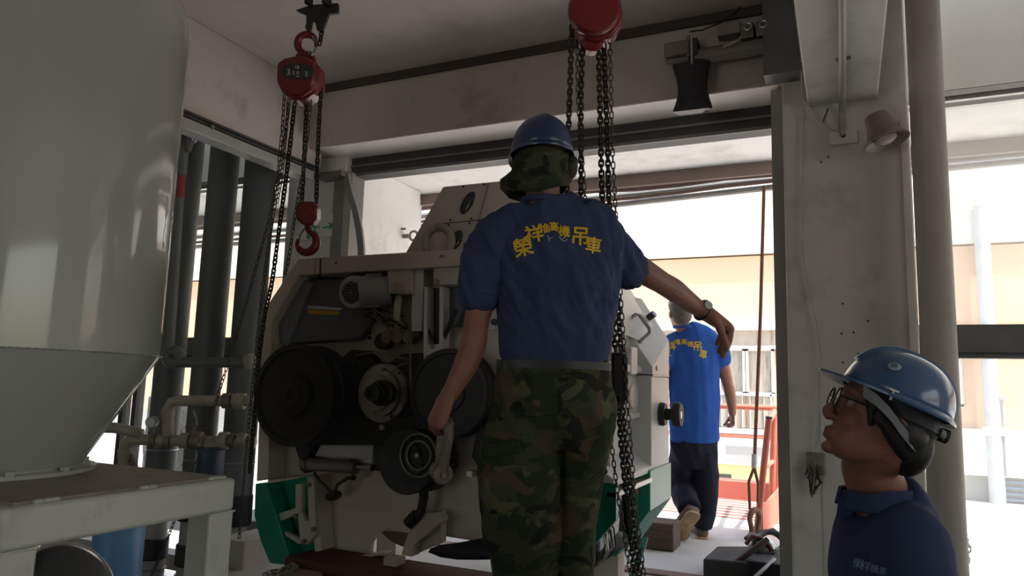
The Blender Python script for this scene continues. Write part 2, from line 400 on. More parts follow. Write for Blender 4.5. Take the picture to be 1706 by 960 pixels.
# canopy slab outside the door, side wall of the recess
struct(MB().box((-9, 4.62, 2.845), (6, 5.6, 3.5)), 'slab', WHITEX)
fa = struct(MB().box((-9, 5.6, 2.745), (6, 5.64, 3.5)), 'trim_5', M('brown_fascia', (132, 116, 108), .8, var=.1))
struct(MB().box((-4.1, 4.62, -.1), (-3.5, 5.5, 2.845)), 'wall_recess', WHITEX, bevel=.01)
struct(MB().box((-4.0, 5.5, -.1), (-3.56, 5.62, 2.80)), 'wall_recess_edge', M('white_pillar', (226, 228, 230), .8, var=.03))
# pipes and cables strapped under the slab edge
def along(y_left, y_right, Yd, wob=0.0, n=9):
    xl, xr = 690, 1289; a, b = atY(xl, y_left, Yd), atY(xr, y_right, Yd)
    d = (b-a); out = []
    for i in range(-3, n+4):
        t = i/n; out.append(a + d*t + V((0, 0, wob*math.sin(i*1.7))))
    ext = [b + d*.45*k + V((0, 0, wob*math.sin(k*2.2))) for k in (1, 2)]
    return [out[0] + V((-2.2, 0, 0))] + out + [V((5.5, Yd, ext[1].z))]
for nm, yl, yr, Yd, wob, r, mt, lb, ct in (
    ('cable', 337, 279, 5.665, .006, .016, CABLE, 'topmost brown cable strung under the white canopy edge', 'cable'),
    ('cable', 341, 283, 5.70, .008, .008, CABLEW, 'thin pale wire just below the topmost brown cable under the canopy', 'cable'),
    ('cable', 349, 291, 5.76, .012, .022, CABLE, 'thick brown cable in the middle of the bundle under the canopy', 'cable'),
    ('conduit_pipe', 362, 299, 5.87, .004, .03, CORR, 'grey corrugated pipe running under the canopy behind brown cables', 'pipe'),
    ('cable', 371, 302, 5.70, .006, .016, CABLE, 'lower drooping brown cable crossing the corrugated pipe', 'cable'),
    ('conduit_pipe', 379, 312, 5.80, .0, .026, ALU, 'lowest galvanised pipe at the bottom of the bundle under the canopy', 'pipe')):
    single(MB().tube(along(yl, yr, Yd, wob), r, 10), nm, mt, lb, ct, 'pipes and cables under the canopy')
# outside: dock platform, lower ground
struct(MB().box((-4.6, 4.45, -.5), (-.34, 8.0, 0)), 'ground_platform', CONCOUT, bevel=.01)
m = MB(); m.box((-3.4, 4.46, .0), (-.3, 4.58, .012)); struct(m, 'threshold', M('red_threshold', (104, 78, 72), .7, var=.15))
struct(MB().box((-60, 4.6, -1.4), (60, 80, -1.2)), 'ground', CONCOUT)

# ================================================================== the building across the yard
BY = 20.0
B = lambda x, y: atY(x, y, BY)
bz = lambda y: B(1240, y).z
bd = root('building', 'pink and white building across the yard with stained panel windows', 'building', (-1, BY, -1.2))
build(MB().box((-45, BY, -1.2), (35, BY+6, bz(740))), 'ground_floor_wall', GREYW, bd)
build(MB().box((-45, BY+.02, bz(740)), (35, BY+6, bz(430)+.05)), 'wall', PINK, bd)
build(MB().box((-45, BY-.12, bz(424)), (35, BY+6, bz(424)+.82)), 'white_band', WBAND, bd)
build(MB().box((-45, BY+.02, bz(424)+.82), (35, BY+6, 10)), 'upper_wall', CREAM, bd)
build(MB().box((B(1330, 700).x, BY-.25, -.62), (35, BY, .42)), 'lower_band', WBAND, bd)
xr = B(1305, 600).x; xl = xr - 9
build(MB().box((xl, BY-.3, bz(551)), (xr, BY+.05, bz(538))), 'ledge', WBAND, bd, bevel=.02)
build(MB().box((xl, BY-.1, bz(577)), (xr, BY+.05, bz(551))), 'header_panel', SHUT, bd)
build(MB().box((xl, BY-.12, bz(582)), (xr, BY+.05, bz(576))), 'header_rail', FRAMEW, bd, bevel=.01)
pw = (B(1290, 600).x - B(1243, 600).x)
for k in range(9):
    x1 = B(1290, 600).x - k*pw*1.02; x0 = x1 - pw
    if x0 < xl: break
    wn_ = build(MB().box((x0+.03, BY-.02, bz(654)), (x1-.03, BY+.02, bz(582))), 'window', SHUT, bd)
    fr = MB()
    for a, b in (((x0, bz(656)), (x0+.07, bz(580))), ((x1-.07, bz(656)), (x1, bz(580))), ((x0, bz(585)), (x1, bz(580))), ((x0, bz(657)), (x1, bz(653)))):
        fr.box((a[0], BY-.1, a[1]), (b[0], BY+.02, b[1]))
    build(fr, 'window_frame', FRAMEW, wn_)
    build(MB().box((x0+.02, BY-.04, bz(713)), (x1-.02, BY+.02, bz(659))), 'lower_panel', SHUT, bd)
    for q in range(4):
        xx = x0 + (q+.5)*pw/4; build(MB().box((xx-.012, BY-.07, bz(713)), (xx+.012, BY-.03, bz(659))), 'panel_bar', FRAMEW, bd)
build(MB().box((xl, BY-.45, bz(659)), (xr, BY-.4, bz(655))), 'balcony_rail', WHITEX, bd)
for k in range(9): build(MB().box((xr-.3-k*.9, BY-.45, bz(716)), (xr-.26-k*.9, BY-.4, bz(656))), 'rail_post', FRAMEW, bd)
build(MB().box((xl, BY-.6, bz(722)), (xr, BY+.05, bz(714))), 'balcony_slab', M('grey_edge', (176, 176, 172), .7), bd)
build(MB().box((xl, BY-.65, bz(727)), (xr, BY-.55, bz(723))), 'orange_pipe', ORANGE, bd)
build(MB().box((xl, BY-.55, bz(772)), (xr, BY+.05, bz(728))), 'slab_fascia', WBAND, bd)
build(MB().box((B(1214, 740).x, BY-.57, bz(768)), (B(1290, 740).x, BY-.54, bz(742))), 'fascia_panel', GREYW, bd)
build(MB().box((xl, BY-.5, -1.2), (xr, BY+.05, bz(772))), 'ochre_wall', YELW, bd)
build(MB().box((B(1196, 790).x, BY-.52, bz(796)), (B(1223, 790).x, BY-.49, bz(789))), 'vent', LENS, bd)
# right-hand part seen through the hazy window
ws = build(MB().box((B(1566, 600).x, BY-.05, bz(662)), (B(1596, 600).x, BY+.03, bz(582))), 'window', M('pale_pane', (190, 200, 204), .3), bd)
fr = MB(); x0, x1 = B(1562, 600).x, B(1601, 600).x
for a, b in (((x0, bz(666)), (x0+.1, bz(578))), ((x1-.1, bz(666)), (x1, bz(578))), ((x0, bz(584)), (x1, bz(578))), ((x0, bz(668)), (x1, bz(662)))): fr.box((a[0], BY-.12, a[1]), (b[0], BY, b[1]))
build(fr, 'window_frame', FRAMEW, ws)
xd = B(1645, 600).x
build(MB().cyl((xd, BY-.25, -1.2), (xd, BY-.25, B(1632, 345).z), .16, n=14), 'downpipe', M('pale_downpipe', (196, 198, 200), .5), bd)
build(MB().ell((xd, BY-.25, B(1632, 340).z), (.2, 0, 0), (0, .2, 0), (0, 0, .2)), 'downpipe_hopper', M('pale_hopper', (206, 206, 206), .5), bd)
build(MB().box((xd-.22, BY-.4, .30), (xd+.22, BY-.05, .48)), 'pipe_collar', WBAND, bd)
for a, b, y0 in ((1592, 1608, 800), (1620, 1624, 800)):
    build(MB().box((B(a, 820).x, BY-.1, -1.2), (B(b, 820).x, BY, bz(802))), 'door_post', FRAMEW, bd)
dd = build(MB().box((B(1560, 820).x, BY-.06, -1.2), (B(1606, 820).x, BY, bz(805))), 'door', M('grey_door', (176, 180, 182), .6), bd)
sh = build(MB().box((B(1668, 830).x, BY-.06, -1.2), (B(1720, 830).x, BY, bz(812))), 'shutter', BLUESH, bd)
for k in range(9):
    z = -1.15 + k*.13; build(MB().box((B(1668, 830).x, BY-.1, z), (B(1720, 830).x, BY-.05, z+.05)), 'slat', BLUESH, sh)
build(MB().box((B(1690, 740).x, BY-.32, -.1), (B(1730, 740).x, BY-.2, .32)), 'wall_box', WBAND, bd)
build(MB().cyl((B(1670, 740).x, BY-.3, -.6), (B(1670, 740).x, BY-.3, 1.15), .035, n=8), 'vent_pipe', GREYW, bd)
build(MB().box((B(1664, 718).x, BY-.36, 1.1), (B(1676, 718).x, BY-.24, 1.18)), 'vent_cap', GREYW, bd)

# ================================================================== things on the dock outside
# red beam and slatted strip at the far end of the dock
single(MB().box((-4.6, 7.95, 0), (-.36, 8.15, .19)), 'kerb_beam', M('salmon_red_paint', (176, 92, 78), .7, var=.12, vs=1.5), 'low salmon red beam closing the far end of the dock', 'beam', bevel=.01)
PALER = M('sun_faded_red', (204, 150, 136), .8)
gr = root('floor_grating', 'strip of red slats lying on the bright dock floor before the red beam', 'grating', (-1.6, 7.4, .0))
for k in range(8):
    y = 6.75 + k*.155
    build(MB().bar((-3.6, y+.22, .008), (-.55, y, .008), .013, .010), 'slat', PALER, gr, label=None)
# orange railing along the right-hand edge of the dock
rl = root('railing', 'orange red painted steel railing along the right edge of the dock', 'railing', (-.5, 6.2, 0))
p1t, p1b = atC(1281, 697, 5.55), atC(1260, 893, 5.55); p1b.z = 0
build(MB().tube([p1b, p1t], .025, 12), 'post', ORANGE, rl)
build(MB().cyl(p1t, p1t + (p1t-p1b).normalized()*.012, .027, n=12), 'post_cap', BLACK, rl)
p2t, p2b = atC(1290, 683, 6.7), atC(1285, 838, 6.7); p2b.z = 0
build(MB().tube([p2b, p2t], .028, 12), 'post', ORANGE, rl)
build(MB().tube([p1t - (p1t-p1b).normalized()*.03, p2t + (p2t-p1t)*.1 - V((0, 0, .02))], .024, 12), 'rail', ORANGE, rl)
a, b = p1b.lerp(p1t, .58), p2b.lerp(p2t, .50)
build(MB().tube([a, b], .02, 10), 'rail', ORANGE, rl)
fl, frr = atY(1100, 680, 7.9), atY(1294, 683, 7.9); fl.z = frr.z = .95
build(MB().tube([fl, frr], .028, 12), 'rail', ORANGE, rl)
build(MB().tube([frr, V((frr.x, 7.9, 0))], .026, 12), 'post', ORANGE, rl)
k0 = V((p1b.x+.03, p1b.y, 0)); k1 = V((p2b.x+.12, p2b.y+.4, 0))
build(MB().prism([k0, k1, k1 + V((0, 0, .3)), k0 + V((0, 0, .22))], (.02, .004, 0)), 'kick_plate', ORANGE, rl)
# lifting sling hanging outside + shackle
sl = root('cable_sling', 'rusty steel cable hanging outside the door with white tape', 'cable', atC(1262, 780, 5.35))
tp = atC(1273, 316, 5.35); tp = atY(1273, 316, 5.72); bt = atC(1254, 850, 5.4)
md = tp.lerp(bt, .87)
build(MB().tube([tp + V((0, 0, .03)), tp.lerp(bt, .4) + V((.006, 0, 0)), md], .013, 10), 'cable', ROPE, sl)
build(MB().tube([md, md.lerp(bt, .35) + V((-.035, 0, 0)), bt + V((-.02, 0, 0))], .011, 8), 'cable_leg', ROPE, sl)
build(MB().tube([md, md.lerp(bt, .4) + V((.03, .03, 0)), bt + V((.035, .03, .05))], .011, 8), 'cable_leg', ROPE, sl)
build(MB().cyl(tp.lerp(bt, .83), tp.lerp(bt, .872), .022, n=14), 'tape', WHT, sl)
def shackle(name, label, top, down, side, size, mat, pin_off=0.0, group=None):
    """bow shackle: bow at TOP, eyes SIZE below it along DOWN, legs apart along SIDE"""
    d, s_ = V(down).normalized(), V(side).normalized(); w = size*.27; r = size*.085
    n = d.cross(s_).normalized()
    t = root(name, label, 'shackle', top + d*size, group)
    cen = top + d*(w*1.25)
    pts = [top + d*size*.93 + s_*w*.62]
    pts += [top + d*size*.62 + s_*w*.72]
    for i in range(13):
        a = math.pi*i/12; pts.append(cen + s_*math.cos(a)*w*1.12 - d*math.sin(a)*w*1.15)
    pts += [top + d*size*.62 - s_*w*.72, top + d*size*.93 - s_*w*.62]
    rr = [r*1.05]*2 + [r*(1+.25*math.sin(math.pi*i/12)) for i in range(13)] + [r*1.05]*2
    build(MB().tube(pts, rr, 12), 'bow', mat, t)
    for sg in (1, -1):
        c = top + d*size*.97 + s_*sg*w*.62
        build(MB().torus(c, s_, size*.115, size*.078, 20, 10), 'eye', mat, t)
    a = top + d*size*.97
    build(MB().cyl(a - s_*w*1.0, a + s_*w*.95, size*.055, n=14), 'pin', STEEL, t)
    return t
p = atC(1257, 846, 5.45)
shackle('bow_shackle', 'rusty bow shackle standing on the dock under the hanging steel cable', V((p.x, p.y, .228)), (0, 0, -1), (.45, .9, 0), .215, RUST)
# timber lying across the door
p = atZ(1122, 921, 0)
single(MB().box((p.x-1.5, p.y, 0), (p.x, p.y+.24, .185)), 'timber_beam', WOOD, 'dark squared timber lying on the floor behind the machine', 'timber', bevel=.012)
# white tarpaulin load outside the right window
m = MB(); R = []
for i in range(15):
    t = i/14; x = .7 + 5.0*t; zt = .02 + .09*math.sin(math.pi*min(1, t*1.6+.12)) ; prof = []
    for j in range(13):
        a = math.pi*j/12; prof.append(V((x, 7.4 - 1.1*math.cos(a)*(1-.06*math.sin(a)), -1.2 + (zt+1.2)*min(1, 1.35*math.sin(a))**.5 if 0 < j < 12 else -1.2)))
    R.append(prof)
m.rings(R)
single(m, 'tarpaulin', TARP, 'sunlit white tarpaulin over a load outside the right window', 'tarpaulin', smooth=60)
# ================================================================== hopper tank on its stand
TX, TY, SZ = -2.55, 1.45, .775
st = root('steel_stand', 'grey painted welded steel stand carrying the tall hopper tank', 'stand', (TX, TY, LOW))
sx0, sx1, sy0, sy1, w = -3.28, -1.82, 1.10, 1.83, .098
for x in (sx0, sx1-w):
    for y in (sy0, sy1-w): build(MB().box((x, y, LOW), (x+w, y+w, SZ-.1)), 'leg', STAND, st, bevel=.008)
for a, b in (((sx0+w, sy0), (sx1-w, sy0+w)), ((sx0+w, sy1-w), (sx1-w, sy1)), ((sx0, sy0), (sx0+w, sy1)), ((sx1-w, sy0), (sx1, sy1))):
    build(MB().box((a[0], a[1], SZ-.103), (b[0], b[1], SZ)), 'beam', STAND, st, bevel=.012)
build(MB().box((sx0+.05, sy0+.045, SZ-.004), (sx1-.035, sy1-.02, SZ+.006)), 'top_plate', M('dusty_plate', (142, 134, 122), .75, var=.12, vs=5, dirt=((108, 96, 84), .5, 9)), st)
for (x, y, n_) in ((sx1-.03, sy0+.10, 5), (sx1-.025, sy0+.40, 4), (sx1-.03, sy1-.08, 5)):
    m = MB()
    for i in range(n_): m.ell((x+random.uniform(-.004, .006), y+i*.012, SZ+.002), (.011, 0, 0), (0, .012, 0), (0, 0, .007), 8, 6)
    build(m, 'weld_bead', STAND, st)
m = MB()
for i in range(24): m.ell((sx1+.001, sy1-w+i*.0042, SZ-.104), (.004, 0, 0), (0, .005, 0), (0, 0, .004), 6, 5)
for i in range(24): m.ell((sx1+.001, sy0+i*.0042, SZ-.104), (.004, 0, 0), (0, .005, 0), (0, 0, .004), 6, 5)
build(m, 'weld_seam', STAND, st)
tk = root('hopper_tank', 'tall grey green cylindrical hopper tank with conical outlet on the stand', 'tank', (TX, TY, SZ+.006))
build(MB().lathe((TX, TY, 0), (0, 0, 1), [(.5, 1.165), (.5, 2.33), (.495, 2.39), (.478, 2.45), (.44, 2.52), (.36, 2.58), (.2, 2.62), (.0, 2.63)], 96), 'shell', TANK, tk)
build(MB().lathe((TX, TY, 0), (0, 0, 1), [(.292, .80), (.5, 1.165)], 96), 'cone', TANK, tk)
m = MB()
for i in range(160):
    a = 2*math.pi*i/160; m.ell((TX+.4995*math.cos(a), TY+.4995*math.sin(a), 1.165), (.010, 0, 0), (0, .010, 0), (0, 0, .003), 6, 4)
build(m, 'weld_seam', TANK, tk)
build(MB().lathe((TX, TY, 0), (0, 0, 1), [(.285, .7815), (.335, .7815), (.335, .793), (.292, .796), (.292, .81)], 72), 'flange', STAND, tk)
for k in range(12):
    a = 2*math.pi*(k+.5)/12; build(MB().cyl((TX+.318*math.cos(a), TY+.318*math.sin(a), .793), (TX+.318*math.cos(a), TY+.318*math.sin(a), .806), .014, n=6), 'bolt', STAND, tk)
# blue barrel and stainless bin below / behind the stand
p = atC(197, 905, 4.3)
bb = root('plastic_barrel', 'light blue plastic barrel standing behind the hopper stand', 'barrel', (p.x, p.y, LOW))
build(MB().lathe((p.x, p.y, 0), (0, 0, 1), [(.13, LOW), (.135, LOW+.02), (.14, LOW+.3), (.146, LOW+.31), (.146, LOW+.34), (.14, LOW+.35), (.14, p.z+.10), (.12, p.z+.13), (.03, p.z+.135)], 36), 'body', BLUEP, bb)
build(MB().cyl((p.x, p.y, p.z+.13), (p.x, p.y, p.z+.16), .05, n=20), 'cap', DBLUE, bb)
a, b_ = atC(70, 930, 2.9), atC(150, 965, 2.9)
tb = root('stainless_bin', 'shiny stainless steel bin with a rolled rim under the hopper stand', 'bin', (a.x, a.y, LOW))
ax = V((.82, -.1, .55)).normalized()
c0 = atC(105, 985, 2.8)
build(MB().lathe(c0, ax, [(.10, -.36), (.19, -.05), (.19, 0), (.18, 0), (.10, -.34)], 40), 'body', CHROME, tb)
build(MB().torus(c0, ax, .19, .011, 40, 10), 'rim', CHROME, tb)
build(MB().cyl(c0 - ax*.30, V((c0.x-.25, c0.y+.05, LOW)), .03, n=12), 'leg', STEEL, tb)
build(MB().box((c0.x-.40, c0.y-.1, LOW), (c0.x-.12, c0.y+.2, LOW+.02)), 'base', STEEL, tb)

# ================================================================== big ducts, pipes and valves at the left
for i, (xt, xm, xb, r, lb) in enumerate((
    (307, 278, 267, .115, 'leftmost of the three thick grey ducts, behind the thin pipe with red band'),
    (368, 341, 327, .115, 'middle one of the three thick dark grey vertical ducts'),
    (430, 405, 396, .121, 'right one of the three thick grey ducts, nearest the white machine'))):
    p = atC(xm, 660, (5.78, 5.62, 5.48)[i]); x, y = p.x, p.y
    d = root('duct', lb, 'duct', (x, y, LOW), 'thick vertical ducts by the left window')
    build(MB().cyl((x, y, .12), (x, y, CZ), r, n=32, caps=False), 'tube', DUCT, d)
    build(MB().cyl((x, y, LOW), (x, y, .12), r*.84, n=32), 'lower_tube', M('pale_duct', (150, 148, 140), .55, var=.08), d)
    build(MB().lathe((x, y, 0), (0, 0, 1), [(r*1.03, .02), (r*1.06, .03), (r*1.06, .23), (r*1.0, .24)], 32), 'sleeve', BLACK, d)
    build(MB().lathe((x, y, 0), (0, 0, 1), [(r*.9, -.31), (r*.98, -.30), (r*.98, -.16), (r*.9, -.15)], 32), 'coupling', BLACK, d)
    build(MB().torus((x, y, -.38), (0, 0, 1), r*.88, .008, 28, 8), 'clamp_ring', STEEL, d)
    build(MB().torus((x, y, .47 if i else .52), (0, 0, 1), r*1.01, .005, 28, 6), 'wire_tie', ALU, d)
pc = lambda x, y, c=4.95: atC(x, y, c)
tp_ = root('water_pipe', 'thin grey standpipe with red band turning into a level run left of ducts', 'pipe', pc(283, 600))
top = pc(306, 200); bot = pc(281, 580)
build(MB().tube([top + (top-bot)*.25, top, bot, pc(280, 592), pc(284, 600), pc(294, 604), pc(360, 604), pc(420, 604)], .036, 16), 'tube', DUCT, tp_)
build(MB().cyl(top.lerp(bot, .07), top.lerp(bot, .24), .045, n=18), 'coupling', DUCT, tp_)
build(MB().cyl(top.lerp(bot, .245), top.lerp(bot, .34), .0385, n=18), 'red_band', M('red_tape', (120, 34, 36), .6), tp_, label='dull red band')
build(MB().tube([top.lerp(bot, .15), top.lerp(bot, .15) + V((.075, 0, .02)), top.lerp(bot, .13) + V((.10, 0, .05))], .012, 8), 'valve_lever', STEEL, tp_)
build(MB().ell(top.lerp(bot, .13) + V((.11, 0, .06)), (.022, 0, 0), (0, .022, 0), (0, 0, .026), 12, 8), 'lever_knob', ALU, tp_)
build(MB().torus(pc(289, 595), FW, .040, .041, 16, 14, a0=0, a1=6.283), 'elbow', DUCT, tp_)
build(MB().ell(pc(416, 602), (.055, 0, 0), (0, .05, 0), (0, 0, .055), 14, 10), 'elbow_end', PVC, tp_)
mf = root('pipe_manifold', 'crusty old pipe manifold with elbows, valves and gauge before the ducts', 'pipe', pc(285, 740, 4.8))
q = lambda x, y: atC(x, y, 4.75)
build(MB().tube([q(280, 738), q(280, 700), q(281, 680), q(286, 671), q(296, 668), q(345, 668), q(425, 668)], .036, 16), 'branch_tube', PVC, mf)
build(MB().cyl(q(280, 694), q(280, 682), .042, n=16), 'elbow_collar', PVC, mf)
build(MB().cyl(q(372, 668), q(386, 668), .05, n=16), 'union', CAST, mf); build(MB().cyl(q(392, 668), q(408, 669), .052, n=16), 'union', PVC, mf)
build(MB().tube([q(208, 800), q(208, 752), q(209, 740), q(218, 733), q(240, 733), q(425, 738)], .036, 16), 'main_tube', PVC, mf)
for x0, x1, r in ((252, 262, .047), (276, 286, .050), (302, 316, .050), (320, 336, .058), (366, 380, .056), (384, 392, .048), (398, 410, .050)):
    build(MB().cyl(q(x0, 734), q(x1, 734.5), r, n=18), 'fitting', PVC if x0 % 4 else CAST, mf)
build(MB().cyl(q(208, 764), q(208, 750), .045, n=16), 'fitting', PVC, mf)
build(MB().cyl(q(209, 786), q(209, 776), .045, n=16), 'fitting', PVC, mf)
build(MB().tube([q(120, 712), q(190, 713), q(215, 718), q(236, 724)], .035, 14), 'side_tube', PVC, mf)
g = q(254, 703)
gg = build(MB().cyl(g + FW*.02, g - FW*.025, .036, n=22), 'gauge', STEEL, mf)
build(MB().cyl(g - FW*.026, g - FW*.03, .030, n=22), 'gauge_face', SIGN, gg)
build(MB().cyl(g, q(254, 733), .012, n=10), 'gauge_stem', STEEL, mf)
vb = q(322, 712)
build(MB().tube([q(318, 735), vb], .018, 10), 'valve_stem', CAST, mf)
build(MB().tube([vb, q(327, 700), q(321, 684)], .010, 8), 'valve_lever', CAST, mf)
build(MB().tube([q(310, 712), q(318, 710), q(328, 706)], .012, 8), 'valve_handle', CAST, mf)
build(MB().tube([q(212, 770), q(220, 760), q(224, 772), q(226, 800)], .022, 8), 'drain_cock', CAST, mf)
p = q(350, 765)
fc = mf
build(MB().lathe((p.x, p.y, p.z), (0, 0, 1), [(.075, -.16), (.088, -.13), (.09, .06), (.096, .065), (.096, .085)], 26), 'filter_cup', DBLUE, fc)
build(MB().lathe((p.x, p.y, p.z), (0, 0, 1), [(.096, .086), (.096, .10), (.05, .13), (.03, .14)], 26), 'filter_head', PVC, fc)
build(MB().cyl((p.x, p.y, p.z-.16), (p.x, p.y, LOW), .02, n=10), 'support_rod', STEEL, fc)
# fan guard beyond the left window
p = atC(283, 742, 7.6); fd = (V((0, 0, 1.1)) - p).normalized(); fd.z = 0; fd.normalize()
fg = root('outdoor_fan', 'wire fan guard of an outdoor unit seen low behind the left ducts', 'fan', (p.x, p.y+.15, -.5))
for k in range(6): build(MB().torus(p, (0, 1, 0), .40-.062*k, .006, 48, 6), 'guard_ring', CABLEW, fg)
for k in range(8):
    a = math.pi*k/8; u = V((math.cos(a), 0, math.sin(a)))*.4; build(MB().cyl(p - u, p + u, .005, n=6), 'guard_spoke', CABLEW, fg)
build(MB().box((p.x-.5, p.y+.08, -.5), (p.x+.5, p.y+.4, p.z+.5)), 'casing', WHITEX, fg, bevel=.02)
build(MB().cyl(p + V((0, .03, 0)), p + V((0, .08, 0)), .08, n=20), 'hub', GREYW, fg)
# plinth and pale box left of the machine foot
p = atC(412, 905, 4.3)
single(MB().box((p.x-.16, p.y-.1, LOW), (p.x+.07, p.y+.25, p.z+.03)), 'plinth', CONC, 'pale concrete plinth left of the green machine foot', 'plinth', bevel=.01)

# ================================================================== chains
def link_mesh(pitch, width, wire, n=5, m=6):
    h = pitch/2 + wire*.55 - width/2 + wire*.5; r = width/2 - wire/2; pts = []
    h = max(h, wire*.4)
    for i in range(n+1): a = math.pi*i/n; pts.append((r*math.cos(a), h + r*math.sin(a)))
    for i in range(n+1): a = math.pi + math.pi*i/n; pts.append((r*math.cos(a), -h + r*math.sin(a)))
    return pts
def chain_mb(path, pitch, width, wire, seed=0, mb=None):
    """real interlocking links along a polyline"""
    rnd = random.Random(seed); mb = mb or MB(); path = [V(p) for p in path]
    fine = []
    for i in range(len(path)-1):
        i0, i3 = max(i-1, 0), min(i+2, len(path)-1)
        for k in range(10):
            t = k/10; a, b, c_, d = path[i0], path[i], path[i+1], path[i3]
            fine.append(.5*((2*b) + (c_-a)*t + (2*a-5*b+4*c_-d)*t*t + (3*b-a-3*c_+d)*t**3))
    fine.append(path[-1]); L = [0]
    for i in range(1, len(fine)): L.append(L[-1] + (fine[i]-fine[i-1]).length)
    def at(s_):
        j = 1
        while j < len(L)-1 and L[j] < s_: j += 1
        t = (s_-L[j-1])/max(L[j]-L[j-1], 1e-6); return fine[j-1].lerp(fine[j], t)
    n = int(L[-1]/pitch); sh = link_mesh(pitch, width, wire); ang0 = rnd.uniform(.35, .6)
    for i in range(n):
        c = at((i+.5)*pitch); t = (at((i+1)*pitch) - at(i*pitch)).normalized()
        u = RT - t*RT.dot(t); u.normalize(); w_ = t.cross(u)
        a = ang0 + (math.pi/2 if i % 2 else 0) + rnd.uniform(-.18, .18)
        s_ = u*math.cos(a) + w_*math.sin(a)
        mb.tube([c + s_*x + t*y for x, y in sh], wire/2, 6, closed=True)
    return mb
LOADC = (.0218, .0265, .0088); HANDC = (.0255, .0195, .0052)
def pc_path(px, c): return [atC(x, y, c if not isinstance(c, tuple) else c[0] + (c[1]-c[0])*i/(len(px)-1)) for i, (x, y) in enumerate(px)]
def hook(mb_c, size, axis_side, name, mat, parent, up=False, shank=True):
    """C shaped lifting hook; mb_c = throat centre"""
    s_ = V(axis_side).normalized(); z = V((0, 0, -1 if up else 1)); pts, rr = [], []
    if shank: pts += [mb_c + z*size*1.55, mb_c + z*size*1.15]; rr += [size*.26, size*.25]
    for i in range(19):
        a = math.radians(75) - math.radians(275)*i/18
        pts.append(mb_c + s_*math.cos(a)*size*.78 + z*math.sin(a)*size*.82)
        rr.append(size*(.24 + .11*math.sin(math.pi*min(1, i/15))) * (1 if i < 15 else 1 - .16*(i-14)))
    return build(MB().tube(pts, rr, 14), name, mat, parent)

# ---- left hoist
HC = 3.6
ctr = atC(503, 136, HC)
h1 = root('chain_hoist', 'red hand chain hoist with black 3t plate hanging at the left', 'chain hoist', ctr, 'red chain hoists')
U, W = RT, UP
f1 = (-FW + RT*.12).normalized()
def hexa(c, sx, sz, k=.0): return None
def outline(c, pts, ext, mb=None):
    mb = mb or MB(); return mb.prism([c + U*(x) + W*(y) for x, y in pts], ext)
S = HC/F_PX
body = [(-33, 22), (-20, 31), (0, 35), (20, 32), (33, 22), (34, -8), (28, -24), (10, -36), (-8, -36), (-26, -24), (-34, -8)]
build(outline(ctr + FW*.07, [(x*S, y*S) for x, y in body], -FW*.14), 'body', RED, h1, bevel=.012)
build(outline(ctr - FW*.07, [(x*S*.93, y*S*.93) for x, y in body], -FW*.035), 'cover', RED, h1, bevel=.014)
pl_ = [(-25, 6), (-21, 14), (-12, 17), (16, 16), (25, 12), (28, 4), (24, -6), (14, -9), (-14, -8), (-22, -4)]
plate = build(outline(ctr - FW*.105 + U*S*2 + W*S*2, [(x*S, y*S) for x, y in pl_], -FW*.004), 'name_plate', LENS, h1, bevel=.001)
def text_mb(body_, size, c, u, v, thick=.0008, bold=0):
    cu = bpy.data.curves.new('lettering', 'FONT'); cu.body = body_; cu.size = size; cu.align_x = 'CENTER'; cu.align_y = 'CENTER'; cu.extrude = thick; cu.offset = bold; cu.resolution_u = 2
    o = bpy.data.objects.new('lettering', cu); C.objects.link(o); bpy.context.view_layer.update()
    me = bpy.data.meshes.new_from_object(o.evaluated_get(bpy.context.evaluated_depsgraph_get()))
    n = u.cross(v); mb = MB()
    xs = [q_.co.x for q_ in me.vertices]; ys = [q_.co.y for q_ in me.vertices]
    cx, cy = (min(xs)+max(xs))/2, (min(ys)+max(ys))/2
    mb.add([c + u*(q_.co.x-cx) + v*(q_.co.y-cy) + n*q_.co.z for q_ in me.vertices], [tuple(p.vertices) for p in me.polygons])
    bpy.data.objects.remove(o); bpy.data.curves.remove(cu); bpy.data.meshes.remove(me)
    return mb
pf = ctr - FW*.110 + U*S*2 + W*S*2
build(text_mb('3', .042, pf - U*S*13 + W*S*3, U, W), 'lettering', WHT, plate, smooth=0)
build(text_mb('t', .032, pf - U*S*5 + W*S*2, U, W), 'lettering', WHT, plate, smooth=0)
build(text_mb('1B', .022, pf + U*S*1 + W*S*11, U, W), 'lettering', WHT, plate, smooth=0)
for dx, dy, w_ in ((2, 3, 4), (2, 0, 4), (2, -4, 4), (16, 3, 4), (16, 0, 3), (16, -3, 4)):
    build(MB().obox(pf + U*S*dx + W*S*dy, U*S*w_*.6, W*.0018, FW*.0006), 'print_line', WHT, plate, smooth=0)
build(outline(ctr + U*S*10 + W*S*34 + FW*.03, [(-18*S, 0), (-16*S, 9*S), (-4*S, 14*S), (10*S, 12*S), (16*S, 0)], -FW*.07), 'hook_block', RED, h1, bevel=.006)
build(MB().cyl(ctr + U*S*20 + W*S*40 - FW*.05, ctr + U*S*20 + W*S*40 - FW*.07, .012, n=6), 'bolt', STEEL, h1)
hook(atC(511, 73, HC), .058, -RT, 'top_hook', RED, h1, up=True)
build(MB().tube([atC(521, 60, HC-.01), atC(529, 76, HC-.01), atC(523, 88, HC-.01)], .006, 6), 'safety_latch', STEEL, h1)
